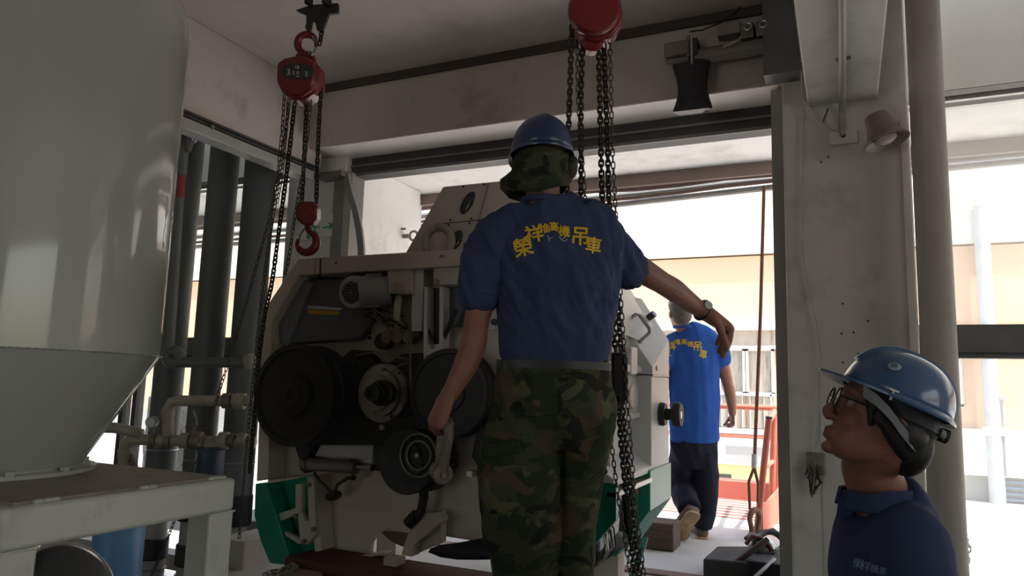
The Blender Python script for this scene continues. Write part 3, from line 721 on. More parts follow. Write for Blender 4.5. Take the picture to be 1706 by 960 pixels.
for nm, px, c, spec, sd in (
    ('hand_chain', ((474, 158), (468, 240), (456, 335), (428, 440), (398, 545), (366, 650), (332, 757), (286, 880), (250, 965)), (3.6, 4.1), HANDC, 1),
    ('hand_chain', ((483, 166), (470, 260), (457, 350), (441, 455), (429, 560), (419, 660), (408, 780), (398, 900)), (3.62, 4.0), HANDC, 2),
    ('load_chain', ((491, 172), (480, 270), (466, 375), (453, 470), (441, 525), (431, 600), (424, 690), (415, 790)), (3.58, 3.45), LOADC, 3),
    ('load_chain', ((511, 170), (507, 260), (503, 338)), 3.6, LOADC, 4),
    ('load_chain', ((535, 148), (530, 240), (527, 338)), 3.6, LOADC, 5),
    ('hand_chain', ((518, 168), (508, 265), (499, 315), (490, 370), (481, 430), (474, 462)), 3.56, HANDC, 6),
    ('load_chain', ((537, 38), (535, 60), (531, 78)), 3.55, LOADC, 7),
    ('hand_chain', ((480, 164), (476, 230), (468, 300), (460, 345)), 3.66, HANDC, 8)):
    build(chain_mb(pc_path(px, c), *spec, seed=sd), nm, CHAIN if nm == 'load_chain' else CHAINB, h1, smooth=60, kind='stuff')
lb = atC(514, 356, 3.6)
build(outline(lb + FW*.045, [(x*S, y*S) for x, y in ((-18, 10), (-10, 19), (10, 19), (18, 10), (17, -10), (9, -20), (-7, -20), (-17, -10))], -FW*.09), 'lower_block', RED, h1, bevel=.01)
build(MB().cyl(lb - FW*.045, lb - FW*.055, .022, n=16), 'sheave_pin', RED, h1)
hk = hook(atC(511, 404, 3.6), .062, RT, 'lower_hook', RED, h1)
build(MB().tube([atC(497, 412, 3.59), atC(500, 392, 3.59), atC(508, 380, 3.59)], .005, 6), 'safety_latch', STEEL, h1)
# bracket in the ceiling the hoist hangs from
bt = atC(524, 8, 3.62)
bk = root('ceiling_bracket', 'dark iron bracket in the ceiling holding the left hoist', 'bracket', bt)
build(outline(bt + FW*.05, [(x*S, y*S) for x, y in ((-34, -6), (-6, 3), (38, 6), (38, -10), (22, -12), (14, -34), (8, -40), (2, -40), (-1, -26), (-6, -24), (-10, -44), (-16, -44), (-16, -14))], -FW*.03), 'plate', BLACKM, bk, bevel=.003)
build(MB().cyl(atC(514, 45, 3.62), atC(514, 45, 3.52), .016, n=14), 'pin', BLACKM, bk)
build(MB().bar(bt - U*S*10, V(((bt - U*S*10).x, (bt - U*S*10).y, CZ)), .04, .02), 'hanger', BLACKM, bk)
build(MB().bar(bt + U*S*20, V(((bt + U*S*20).x, (bt + U*S*20).y, CZ)), .05, .02), 'hanger', BLACKM, bk)

# ---- right hoist
HD = 2.95; S2 = HD/F_PX
c2 = atC(986, 28, HD)
h2 = root('chain_hoist', 'red round chain hoist cut by the top edge above the worker', 'chain hoist', c2, 'red chain hoists')
build(MB().lathe(c2 - FW*.06, -FW, [(.100, -.02), (.104, 0), (.104, .03), (.095, .045), (.04, .05)], 48), 'chain_wheel_cover', RED, h2)
build(outline(c2 + FW*.10 + U*S2*6, [(x*S2, y*S2) for x, y in ((-38, 40), (36, 40), (42, 0), (40, -24), (26, -42), (0, -48), (-24, -42), (-38, -20))], -FW*.16), 'body', RED, h2, bevel=.014)
build(outline(c2 + U*S2*38 + FW*.06, [(x*S2, y*S2) for x, y in ((-5, 30), (8, 20), (8, -16), (2, -34), (-5, -30))], -FW*.08), 'side_plate', RED, h2, bevel=.005)
build(MB().lathe(c2 - W*S2*42 + FW*.01, -FW, [(.032, -.04), (.045, -.03), (.045, .03), (.032, .04)], 24), 'chain_guide', RED, h2)
for dx in (-9, 1, 9): build(MB().cyl(c2 + U*S2*dx - W*S2*38 - FW*.05, c2 + U*S2*dx - W*S2*38 - FW*.075, .008, n=8), 'bolt', STEEL, h2)
hook(c2 + V((0, 0, .24)), .06, -RT, 'top_hook', RED, h2, up=True)
build(MB().bar(c2 + V((0, 0, .22)), V((c2.x, c2.y, CZ)), .05, .03), 'hanger', BLACKM, h2)
for nm, px, c, spec, sd in (
    ('load_chain', ((953, 42), (950, 130), (947, 220), (945, 300), (944, 350), (945, 420)), 2.93, LOADC, 11),
    ('load_chain', ((971, 66), (968, 150), (968, 230), (968, 300), (968, 400)), 2.95, LOADC, 12),
    ('hand_chain', ((962, 60), (963, 150), (968, 240), (974, 320), (978, 400)), 2.99, HANDC, 13),
    ('load_chain', ((997, 72), (999, 150), (1001, 240), (1004, 340), (1012, 430), (1020, 520), (1026, 592)), 2.95, LOADC, 14),
    ('load_chain', ((1006, 74), (1009, 150), (1012, 240), (1015, 340), (1023, 430), (1030, 520), (1035, 592)), 2.97, LOADC, 15),
    ('hand_chain', ((1016, 62), (1018, 150), (1020, 240), (1025, 340), (1031, 440), (1037, 540), (1044, 650), (1052, 760), (1062, 870), (1074, 965)), (2.93, 2.88), HANDC, 16),
    ('load_chain', ((1030, 664), (1036, 750), (1046, 850), (1058, 965)), 2.9, LOADC, 17),
    ('load_chain', ((1036, 664), (1043, 750), (1054, 850), (1066, 965)), 2.93, LOADC, 18),
    ('hand_chain', ((1010, 640), (1017, 720), (1026, 800), (1038, 880), (1052, 965)), 2.86, HANDC, 19)):
    build(chain_mb(pc_path(px, c), *spec, seed=sd), nm, CHAIN if nm == 'load_chain' else CHAINB, h2, smooth=60, kind='stuff')
b2 = atC(1031, 630, 2.93)
build(outline(b2 + FW*.03, [(x*S2, y*S2) for x, y in ((-12, 42), (8, 42), (13, 34), (14, -30), (6, -44), (-4, -44), (-12, -30))], -FW*.06), 'lower_block', BLACKM, h2, bevel=.008)  # black colour stands in for shade on this hook block

# ================================================================== things on the lintel and column
lp = lambda x, y, d=0.0: atY(x, y, 4.12 - d)
dm = root('door_operator', 'dusty tube motor and control gear of the roller door on the lintel', 'motor', lp(1200, 85))
OPM = M('dusty_grey_metal', (118, 112, 106), .6, .1, var=.12, vs=8)
build(MB().cyl(lp(1158, 96), lp(1280, 76), .047, n=24), 'tube_motor', OPM, dm)
build(MB().box(lp(1108, 70) + V((0, -.03, -.11)), lp(1151, 70) + V((0, .05, .01))), 'drum_box', OPM, dm, bevel=.012)
build(MB().cyl(lp(1110, 103), lp(1148, 99), .018, n=14), 'shaft', OPM, dm)
br_ = build(MB().box(lp(1144, 60) + V((0, -.02, -.14)), lp(1152, 60) + V((0, .07, .0))), 'bracket', OPM, dm, bevel=.003)
build(MB().box(lp(1152, 64) + V((0, -.06, -.13)), lp(1164, 64) + V((0, .06, -.02))), 'bracket', TRACKD, dm, bevel=.003)
build(MB().box(lp(1276, 62) + V((0, -.05, -.065)), lp(1297, 62) + V((0, .05, .0))), 'end_cap', TRACKD, dm, bevel=.006)
build(MB().box(lp(1195, 40) + V((0, -.02, -.085)), lp(1234, 36) + V((0, .06, .0))), 'control_box', M('dusty_box', (134, 128, 122), .6), dm, bevel=.006)
for x, y in ((1246, 44), (1272, 40)):
    build(MB().torus(lp(x, y, .06), (0, 1, 0), .020, .006, 20, 8), 'gland', ALU, dm)
    build(MB().cyl(lp(x, y, .05), lp(x, y, -.06), .026, n=16), 'gland_body', OPM, dm)
    build(MB().box(lp(x, y+10, .04) + V((-.04, 0, -.03)), lp(x, y+10, -.06) + V((.04, 0, .01))), 'bracket', OPM, dm, bevel=.003)
build(MB().tube([lp(1152, 54, .05), lp(1152.5, 90, .07), lp(1153, 134, .06)], .006, 8), 'hanging_rod', CABLEW, dm)
build(MB().tube([lp(1148, 53, .02), lp(1170, 50, .0), lp(1200, 38, -.02), lp(1225, 20, -.04), lp(1240, 6, -.05)], .005, 6), 'wire', BLACK, dm)
build(MB().tube([lp(1238, 58, .03), lp(1225, 70, .06), lp(1205, 78, .05)], .006, 6), 'wire', CABLEW, dm)
# black plastic bag tied under the motor
m = MB(); R = []; cx = lp(1154, 140)
prof = ((112, 1122, 1186), (122, 1124, 1184), (138, 1129, 1181), (150, 1131, 1180), (160, 1131, 1181), (172, 1128, 1184), (182, 1125, 1187), (190, 1122, 1189))
for i, (y, x0, x1) in enumerate(prof):
    a, b = lp(x0, y + (1154-1122)*.12 - 2), lp(x1, y - (1186-1154)*.12 - 2); cc = (a+b)/2; hw = (b-a).length/2; r_ = []
    for j in range(28):
        t = 2*math.pi*j/28; k = 1 + .10*math.sin(5*t + i*.9) + .06*math.sin(9*t - i*1.7)
        r_.append(cc + V((hw*math.cos(t)*(.96+.04*k), .045*math.sin(t)*k - .03, .006*math.sin(4*t+i))))
    R.append(r_)
m.rings(R)
single(m, 'plastic_bag', BAGM, 'black plastic bag tied beneath the door motor on the lintel', 'bag', smooth=60)
# loudspeaker horn and its junction plate
hp = atY(1466, 222, 4.02)
hn = root('horn_speaker', 'dusty beige horn loudspeaker on the white column under the beam', 'loudspeaker', hp)
ax = (atC(1476, 246, 3.62) - atC(1456, 196, 3.68)).normalized()
t0 = atC(1460, 194, 3.68)
build(MB().lathe(t0, ax, [(r_*1.1, h_*1.1) for r_, h_ in ((.02, -.005), (.052, .0), (.054, .012), (.060, .055), (.069, .09), (.084, .122), (.095, .134), (.095, .14), (.086, .137), (.05, .11))], 36, caps=True), 'horn', HORN, hn)
build(MB().lathe(t0, ax, [(.055, .123), (.053, .138), (.033, .152), (.011, .155)], 24), 'throat', M('horn_throat', (170, 160, 150), .5), hn)
build(MB().torus(t0 + ax*.151, ax, .1045, .0055, 36, 8), 'rim', HORN, hn)
build(MB().tube([t0 + ax*.05 + V((0, .05, 0)), V((t0.x, 4.205, t0.z-.04))], .022, 10), 'bracket', HORN, hn)
jb = root('junction_plate', 'square pale junction plate on the column beside the horn', 'junction box', atY(1404, 230, 4.18))
build(MB().box(atY(1382, 243, 4.19), atY(1428, 216, 4.19) + V((0, -.012, 0))), 'plate', M('plate_pale', (206, 203, 198), .6), jb, bevel=.003)
build(MB().ell(atY(1405, 226, 4.175), (.012, 0, 0), (0, .01, 0), (0, 0, .012), 10, 8), 'cable_gland', BLACK, jb)
cz = lambda x, y, d=.02: atY(x, y, 4.19 - d)
single(MB().tube([atY(1326, 20, 4.05), atY(1335, 90, 4.05), cz(1337, 165, .06), cz(1348, 182, .05), cz(1362, 196, .03), cz(1372, 207), cz(1385, 216), cz(1402, 219), cz(1405, 226)], .0065, 8), 'speaker_cable', CABLEW, 'grey cable running down from the beam to the junction plate', 'cable')
single(MB().tube([cz(1370, 207), cz(1374, 195), cz(1380, 180)], .004, 6), 'wire_tail', BLACK, 'short black wire end sticking up beside the junction plate', 'wire')
single(MB().tube([cz(1338, 180), cz(1338, 300), cz(1338, 420), cz(1342, 450), cz(1352, 500), cz(1362, 545), cz(1368, 590), cz(1366, 660), cz(1361, 720), cz(1358, 755)], .004, 6), 'wall_wire', CABLEW, 'thin pale wire running down the white column to the socket', 'cable')
# battered socket with loose wires
sk = root('wall_socket', 'battered wall socket with loose dangling wires on the white column', 'socket', atY(1358, 775, 4.19))
build(MB().box(atY(1344, 790, 4.195), atY(1374, 755, 4.195) + V((0, -.03, 0))), 'box', M('dirty_socket', (122, 116, 108), .7, var=.3, vs=20), sk, bevel=.004)
for k in range(9):
    x0 = 1344 + random.random()*30; y0 = 757 + random.random()*28
    pts = [cz(x0, y0, .04), cz(x0 + random.uniform(-10, 10), y0 + 12, .06), cz(1356 + random.uniform(-12, 14), 797 + random.uniform(-6, 10), .045), cz(1354 + random.uniform(-6, 4), 815 + random.uniform(-5, 14), .035)]
    build(MB().tube(pts, .004, 6), 'wire', BLACKM if k % 3 else CABLE, sk)
for x, y in ((1402, 556), (1411, 560), (1408, 567), (1405, 580), (1430, 591), (1404, 506), (1390, 604), (1372, 430)): pass
m = MB()
for x, y in ((1402, 556), (1422, 554), (1430, 590), (1404, 604), (1404, 506), (1446, 535), (1368, 270), (1380, 262)): m.cyl(atY(x, y, 4.1985), atY(x, y, 4.202), .006, n=8)
struct(m, 'wall_anchor', TRACKD, wc)
struct(MB().box(atY(1374, 960, 4.199), atY(1500, 614, 4.199) + V((0, -.004, 0))), 'wall_patch', WALLC, wc)
# exit sign on the left column
sg = root('exit_sign', 'white exit sign with green running man and arrow on the left column', 'sign', atY(538, 378, 4.43))
sp = lambda x, y, d=0: atY(x, y, 4.43 - d)
board = build(MB().prism([sp(500, 402), sp(566, 392), sp(565, 355), sp(500, 363)], (0, -.012, 0)), 'board', SIGN, sg, bevel=.002)
ar = [sp(x, y, .0135) for x, y in ((537, 378.5), (550, 376.5), (547, 371), (550, 371), (556, 375.5), (551, 382), (548, 382.5), (550, 379), (537, 381))]
build(MB().prism(ar, (0, -.001, 0)), 'arrow', GREENS, board, smooth=0)
def blob(px, w_): return MB().tube([sp(x, y, .0135) for x, y in px], w_, 6)
build(MB().ell(sp(527, 370, .0135), (.010, 0, 0), (0, .001, 0), (0, 0, .010), 12, 8), 'figure_head', GREENS, board)
m = MB()
for px in (((526, 374), (524, 384)), ((524, 384), (529, 389), (527, 396)), ((524, 384), (519, 390), (513, 391)), ((525, 376), (531, 380), (533, 377)), ((525, 376), (519, 379), (518, 384))):
    a = [sp(x, y, .0125) for x, y in px]; m.tube(a, .0055, 6)
build(m, 'figure', GREENS, board)
build(MB().prism([sp(511, 398, .0125), sp(517, 397, .0125), sp(517, 368, .0125), sp(511, 369, .0125)], (0, -.001, 0)), 'door_symbol', GREENS, board, smooth=0)
build(MB().tube([sp(561, 356, .01), sp(563, 348, .01), sp(566, 342, .0)], .003, 6), 'hanging_wire', CABLEW, sg)
# eye bolt in the white recess wall outside
p = atX(672, 394, -3.50)
ey = root('eye_bolt', 'small steel eye bolt in the white wall outside the door', 'eye bolt', p)
build(MB().cyl(p - V((.03, 0, 0)), p + V((.07, 0, 0)), .02, n=10), 'shank', STEEL, ey)
build(MB().torus(p + V((.105, 0, 0)), (0, 1, 0), .040, .011, 20, 8), 'ring', STEEL, ey)
build(MB().cyl(atX(666, 382, -3.52), atX(666, 382, -3.52) + V((.06, 0, 0)), .010, n=10), 'spare_bolt', STEEL, ey)
# bracket with hanging chain just right of the foreground worker
q = lambda x, y: atC(x, y, 3.9)
hb = root('chain_bracket', 'grey steel bracket with a dark chain looped over it by the right window', 'bracket', (q(1600, 950).x, q(1600, 950).y, LOW))
build(MB().box(q(1585, 912), q(1609, 900) + V((0, .08, 0))), 'arm', TRACK, hb, bevel=.004)
a = q(1606, 912); build(MB().box((a.x-.02, a.y+.02, LOW), (a.x+.02, a.y+.06, a.z)), 'post', TRACK, hb, bevel=.003)
build(chain_mb([q(1588, 885), q(1598, 893), q(1609, 900), q(1613, 912), q(1611, 930), q(1608, 965)], .030, .034, .010, seed=31), 'chain', CHAIN, hb, smooth=60, kind='stuff')
# ================================================================== the roller mill on its skid
MY = 3.0
P = lambda x, y, d=0.0: atY(x, y, MY + d)              # a point of the end face, d metres behind its front
ml = root('roller_mill', 'white and green roller mill with its end cover off, standing in the doorway', 'machine', (-1.9, 3.5, .25))
def plate(px, d0, d1, name, mat, parent=ml, bevel=.003, **kw):
    return build(MB().prism([P(x, y, d0) for x, y in px], (0, d1-d0, 0)), name, mat, parent, bevel=bevel, **kw)
def disc(x, y, r_px, d0, d1, name, mat, parent=ml, prof=None, n=40, ax=(0, -1, 0)):
    c = P(x, y, d1); r = r_px*(P(x+1, y, d1) - P(x, y, d1)).length
    if prof is None: prof = [(1.0, 0), (1.0, 1)]
    return build(MB().lathe(c, ax, [(k*r, h*(d1-d0)) for k, h in prof], n), name, mat, parent)
# shell behind the open end
Z0, ZC, ZT = .56, 1.45, 1.742
prof = [(-2.84, Z0), (-2.88, ZC), (-2.665, ZT), (-1.16, ZT), (-1.02, 1.52), (-1.02, Z0)]
build(MB().prism([(x, 3.17, z) for x, z in prof], (0, .86, 0)), 'casing', MGREY, ml, bevel=.008)
# outer rim of the end frame, in an upper and a lower piece
def ringpiece(outer, inner, name):
    m = MB()
    R = [[V((a[0], MY, a[1])), V((b[0], MY, b[1])), V((b[0], MY+.17, b[1])), V((a[0], MY+.17, a[1]))] for a, b in zip(outer, inner)]
    return build(m.rings(R), name, BEIGE, ml, bevel=.005)
ringpiece([(-2.868, 1.128), (-2.89, 1.46), (-2.665, 1.745), (-2.55, 1.745)], [(-2.798, 1.128), (-2.822, 1.40), (-2.655, 1.655), (-2.55, 1.655)], 'end_rim')
ringpiece([(-2.546, 1.745), (-1.15, 1.745), (-.98, 1.50), (-.98, 1.13)], [(-2.546, 1.655), (-1.19, 1.668), (-1.05, 1.46), (-1.05, 1.13)], 'end_rim')
ringpiece([(-2.868, 1.120), (-2.845, .56)], [(-2.798, 1.120), (-2.768, .575)], 'end_rim')
ringpiece([(-.98, 1.12), (-.98, .56)], [(-1.05, 1.12), (-1.05, .575)], 'end_rim')
build(MB().cyl(P(533, 462, -.002), P(534, 431, -.002), .004, n=6), 'seam_clip', LENS, ml)
build(text_mb('A+', .028, P(737, 427, -.002), V((1, 0, 0)), V((0, 0, 1))), 'lettering', LENS, ml, smooth=0)
build(MB().cyl(P(560, 438, -.003), P(560, 438, .01), .007, n=10), 'screw', LENS, ml)
# end plate with the cut-outs at the bottom
plate([(447, 575), (455, 545), (500, 462), (1012, 442), (1020, 560), (1015, 890), (810, 905), (735, 893), (690, 887), (643, 882), (628, 890), (618, 905), (616, 926), (521, 924), (505, 800), (447, 815)], .14, .17, 'end_plate', BEIGE)
plate([(470, 575), (600, 565), (650, 480), (650, 462), (500, 464), (458, 545)], .09, .14, 'belt_hood', MDARK, bevel=.012)
plate([(455, 547), (470, 575), (478, 578), (520, 470), (505, 466)], .06, .14, 'hood_cheek', M('hood_cheek', (112, 114, 116), .45), bevel=.01)
plate([(512, 509), (568, 513), (568, 517), (512, 514)], .086, .092, 'caution_strip', SIGN, bevel=0)
plate([(512, 516), (566, 519), (565, 525), (514, 523)], .086, .092, 'caution_label', LABELY, bevel=0, label='yellow warning strip')
for x, y in ((617, 543), (617, 555), (617, 563), (627, 571)): disc(x, y, 2.2, .13, .142, 'hole', LENS, n=10)
# electric motor with perforated fan cowl
mo = build(MB().cyl(P(600, 487, .02), P(652, 483, .10), .082, n=32), 'motor', M('motor_grey', (150, 152, 150), .45, .2), ml)
cw = build(MB().lathe(P(596, 487, .03), (P(585, 487.5, -.04) - P(600, 487, .04)).normalized(), [(.085, 0), (.086, .04), (.080, .052), (.0, .058)], 36), 'fan_cowl', M('cowl_grey', (172, 172, 168), .4), mo)
fax = (P(585, 487.5, -.04) - P(600, 487, .04)).normalized(); fu = fax.cross(V((0, 0, 1))).normalized(); fv = fu.cross(fax)
fc_ = P(596, 487, .03) + fax*.0575; m = MB()
for i in range(-5, 6):
    for j in range(-5, 6):
        if i*i + j*j <= 26 and (i or j): m.obox(fc_ + fu*i*.0105 + fv*j*.0105, fu*.0038, fv*.0038, fax*.0035)
build(m, 'vent_hole', LENS, cw, smooth=0, kind='stuff')
for k in range(10):
    a = 2*math.pi*k/10; o_ = V((.0, math.cos(a), math.sin(a)))*.084
    d_ = (P(652, 483, .10) - P(610, 486, .03)); build(MB().bar(P(612, 486, .035) + o_, P(640, 484, .08) + o_, .006, .012), 'cooling_fin', M('fin_grey', (140, 142, 140), .45, .2) if k == 0 else bpy.data.materials['fin_grey'], mo)
build(MB().box(P(636, 490, .05), P(640, 465, .12)), 'motor_flange', ALU, mo)
plate([(645, 450), (687, 447), (686, 489), (646, 489)], .02, .10, 'terminal_box', BEIGE, bevel=.006)
for x in (656, 668): plate([(x-4, 470), (x+4, 470), (x+4, 485), (x-4, 485)], .012, .03, 'switch', M('switch_beige', (176, 160, 142), .5) if x == 656 else bpy.data.materials['switch_beige'])
build(MB().tube([P(665, 496, .08), P(662, 510, .05), P(661, 528, .05), P(663, 545, .08)], .018, 10), 'white_hose', M('cream_hose', (188, 184, 164), .5), ml)
plate([(686, 447), (706, 446), (703, 552), (685, 553)], .05, .14, 'bracket_column', MGREY, bevel=.004)
plate([(706, 478), (711, 478), (710, 612), (705, 613)], .03, .10, 'bracket_strut', MGREY)
plate([(732, 478), (738, 478), (737, 590), (731, 590)], .03, .10, 'bracket_strut', MGREY)
plate([(710, 575), (738, 573), (737, 592), (710, 593)], .03, .09, 'bracket_foot', MGREY)
plate([(711, 480), (732, 480), (731, 577), (711, 578)], .12, .14, 'dark_panel', MDARK)
disc(722, 578, 3, .02, .032, 'bolt', STEEL, n=10)
plate([(721, 446), (790, 442), (790, 470), (760, 474), (722, 475)], .03, .12, 'gearbox_cover', BEIGE, bevel=.006)
disc(728, 469, 4, .02, .032, 'bolt', STEEL, n=12)
plate([(745, 475), (800, 474), (800, 545), (746, 545)], .12, .135, 'rear_panel', MDARK)
build(MB().tube([P(714, 548, .06), P(718, 560, .05), P(726, 575, .05)], .008, 8), 'hose', BLACK, ml)
build(MB().tube([P(760, 515, .05), P(748, 545, .04), P(735, 572, .06)], .012, 8), 'hose', BLACK, ml)
# scruffy cables and cross valve beneath the motor
for k in range(12):
    x0, y0 = 605 + random.random()*40, 515 + random.random()*18
    build(MB().tube([P(x0, y0, .08), P(x0+12, y0+random.uniform(-6, 12), .04), P(x0+26, y0+random.uniform(4, 18), .05), P(x0+40, y0+random.uniform(10, 30), .09)], .005, 6), 'wire', (BLACK, STEEL, CABLE)[k % 3], ml)
build(MB().tube([P(645, 568, .08), P(668, 562, .05), P(700, 558, .08)], .022, 12), 'cross_pipe', CAST, ml)
for x in (655, 672, 690): disc(x, 563, 9, .03, .09, 'fitting', CAST, n=16)
disc(646, 570, 11, .04, .10, 'elbow', BLACK, n=20)
# pulleys
PUL = [(1.0, 0), (1.0, .10), (.965, .13), (.965, .45), (.94, .5), (.94, .62), (1.0, .68), (1.0, .98), (.97, 1), (.90, 1), (.88, .9), (.42, .86), (.40, .98), (.24, 1.0), (.22, 1.08), (.10, 1.08), (.09, 1.02), (.0, 1.02)]
disc(524, 658, 65, -.10, .07, 'belt_pulley', BLACK, prof=PUL, n=64)
disc(766, 655, 63, -.05, .07, 'belt_pulley', BLACK, prof=PUL, n=64)
lowp = disc(706, 764, 45, -.08, .08, 'toothed_pulley', BLACK, prof=PUL[:10] + [(.6, .95), (.58, 1.0), (.0, 1.0)], n=48)
c = P(697, 759, -.092); rr = 1/ (P(698, 759, -.09) - P(697, 759, -.09)).length
build(MB().torus(c, (0, 1, 0), 30/rr, .006, 40, 8), 'ring', M('ring_grey', (120, 118, 112), .4, .5), lowp)
build(MB().torus(c + V((.004, -.004, 0)), (0, 1, 0), 20/rr, .006, 36, 8), 'ring', bpy.data.materials['ring_grey'], lowp)
build(MB().ell(c + V((-.005, -.005, 0)), (.013, 0, 0), (0, .008, 0), (0, 0, .013), 14, 8), 'centre_bolt', ALU, lowp)
m = MB()
for k in range(48):
    a = 2*math.pi*k/48; cc = P(706, 764, .0); R0 = 45.5/rr; m.bar(cc + V((math.cos(a)*R0, -.06, math.sin(a)*R0)), cc + V((math.cos(a)*R0, .06, math.sin(a)*R0)), .010, .010)
build(m, 'tooth', BLACK, lowp, smooth=0, kind='stuff')
# black housings between the pulleys
plate([(565, 600), (585, 582), (606, 584), (625, 605), (648, 604), (668, 590), (700, 588), (712, 612), (712, 690), (690, 735), (648, 740), (640, 780), (626, 786), (622, 742), (520, 742), (505, 790), (490, 742)], .05, .135, 'belt_guard', BLACK, bevel=.006)
plate([(625, 700), (700, 690), (700, 720), (680, 735), (625, 742)], .02, .12, 'bearing_housing', BLACK, bevel=.008)
plate([(800, 690), (820, 690), (815, 770), (800, 785), (785, 760)], .03, .13, 'belt_guard', BLACK, bevel=.006)
fl_ = disc(645, 655, 41, -.02, .06, 'bearing_flange', M('flange_grey', (142, 138, 130), .4, .5, dirt=((70, 64, 58), .5, 14)), prof=[(1, 0), (1, .5), (.96, .6), (.8, .62), (.78, .9), (.6, .95), (.58, 1.2), (.0, 1.2)], n=48)
for k in range(8):
    a = 2*math.pi*(k+.3)/8; cc = P(645, 655, -.005); R0 = .115
    build(MB().cyl(cc + V((math.cos(a)*R0, .01, math.sin(a)*R0)), cc + V((math.cos(a)*R0, -.012, math.sin(a)*R0)), .009, n=6), 'bolt', STEEL, fl_)
build(MB().lathe(P(640, 655, -.05), (P(608, 655, -.30) - P(640, 655, -.05)).normalized(), [(.062, 0), (.062, .05), (.045, .06), (.045, .13), (.038, .135), (.038, .17), (.022, .172), (.022, .15), (0, .15)], 28), 'shaft', BLACKM, fl_)
build(MB().tube([P(587, 605, .03), P(594, 592, .0), P(620, 588, -.02), P(660, 595, -.03), P(686, 601, .02)], .006, 8), 'grease_line', M('grease_line', (96, 96, 90), .5), ml)
build(MB().tube([P(650, 625, -.03), P(660, 612, -.04), P(675, 605, -.03), P(690, 604, .02)], .005, 8), 'grease_line', bpy.data.materials['grease_line'], ml)
build(MB().tube([P(684, 560, .0), P(684, 650, .0)], .006, 8), 'grease_line', bpy.data.materials['grease_line'], ml)
disc(641, 712, 4, .0, .03, 'bolt', ALU, n=12); disc(663, 733, 5, .0, .03, 'bolt', STEEL, n=12); disc(657, 752, 4, .08, .13, 'bolt', BLACKM, n=12)
# pneumatic cylinder with hoses
plate([(535, 740), (622, 740), (620, 774), (524, 760)], .10, .14, 'slide_plate', MGREY)
cy = build(MB().cyl(P(508, 773, .05), P(592, 778, .05), .034, n=28), 'air_cylinder', M('cylinder_grey', (128, 128, 122), .35, .5), ml)
build(MB().cyl(P(506, 773, .05), P(516, 773.6, .05), .038, n=28), 'end_cap', STEEL, cy); build(MB().cyl(P(584, 777.5, .05), P(594, 778, .05), .038, n=28), 'end_cap', STEEL, cy)
build(MB().cyl(P(592, 778, .05), P(612, 779, .05), .011, n=14), 'piston_rod', ALU, cy)
build(MB().box(P(610, 785, .03), P(626, 774, .075)), 'clevis', STEEL, cy)
build(MB().tube([P(524, 788, .03), P(532, 800, .0), P(545, 813, .0), P(556, 824, .0)], .007, 8), 'air_hose', BLACK, cy)
build(MB().tube([P(590, 795, .03), P(578, 797, .0), P(562, 808, .0), P(556, 824, .0)], .009, 8), 'air_hose', BLACK, cy)
build(MB().ell(P(556, 826, .03), (.023, 0, 0), (0, .06, 0), (0, 0, .025), 16, 10), 'hose_grommet', BLACK, cy)
build(MB().ell(P(588, 796, .03), (.016, 0, 0), (0, .016, 0), (0, 0, .014), 10, 8), 'fitting', BLACKM, cy)
build(MB().tube([P(706, 800, .08), P(706, 830, .03), P(702, 850, .03), P(694, 862, .03), P(686, 868, .03)], .022, 12), 'drain_hose', BLACK, ml)
build(MB().cyl(P(694, 858, .03), P(680, 873, .03), .029, n=16), 'hose_end', BLACKM, ml)
build(MB().box(P(776, 795, .02), P(797, 783, .08)), 'air_fitting', ALU, ml, bevel=.003)
build(MB().cyl(P(797, 789, .05), P(806, 788, .05), .012, n=12), 'fitting_stub', ALU, ml)
# things half hidden beyond the worker's arm
build(MB().box(P(816, 550, .0), P(834, 529, .06)), 'sensor', M('sensor_white', (186, 184, 178), .4), ml, bevel=.004)
disc(824, 537, 5, -.01, .0, 'sensor_ring', LENS, n=16)
# bottom: feet, brackets, belly
plate([(632, 884), (690, 888), (684, 906), (672, 912), (655, 905), (642, 894)], .40, .65, 'belly_pan', M('belly_brown', (112, 104, 94), .6))
plate([(690, 858), (735, 852), (735, 905), (682, 928), (672, 912)], .05, .10, 'foot_bracket', BEIGE)
plate([(668, 925), (674, 905), (734, 860), (735, 870), (690, 908), (686, 928)], -.01, .06, 'foot_bracket_rib', BEIGE)
build(MB().box(P(637, 962, -.02), P(676, 926, .06)), 'levelling_foot', M('foot_white', (176, 172, 164), .5), ml, bevel=.004)
disc(740, 864, 2.5, .13, .142, 'hole', LENS, n=10)
plate([(521, 920), (600, 926), (617, 925), (640, 920), (640, 925), (600, 931), (521, 926)], .08, .17, 'foot_flange', BEIGE)
# green corner at the left
plate([(440, 806), (520, 793), (523, 923), (487, 930)], .09, .13, 'green_panel', GREEN)
gm = MB().prism([P(x, y, -.02) for x, y in ((425, 806), (444, 805), (465, 875), (486, 943), (449, 939), (433, 900), (423, 859))], (0, .13, 0)); build(gm, 'green_corner', GREEN, ml, bevel=.006)
build(MB().bar(P(447, 803, .0), P(520, 792, .14), .02, .012), 'green_lip', BEIGE, ml)
plate([(511, 795), (524, 793), (536, 918), (524, 920)], .03, .14, 'corner_post', BEIGE)
hp_ = [(494, 810), (512, 797), (523, 795), (525, 870), (520, 895), (506, 905), (497, 898), (500, 880), (495, 855)]
plate([(492, 808), (502, 806), (502, 850), (495, 858), (464, 870), (461, 856), (492, 847)], .00, .03, 'hinge_arm', M('hinge_white', (170, 168, 160), .5))
plate([(512, 797), (523, 798), (526, 890), (512, 908), (500, 905), (496, 858), (502, 850), (508, 868), (514, 868)], .00, .03, 'hinge_arm', bpy.data.materials['hinge_white'])
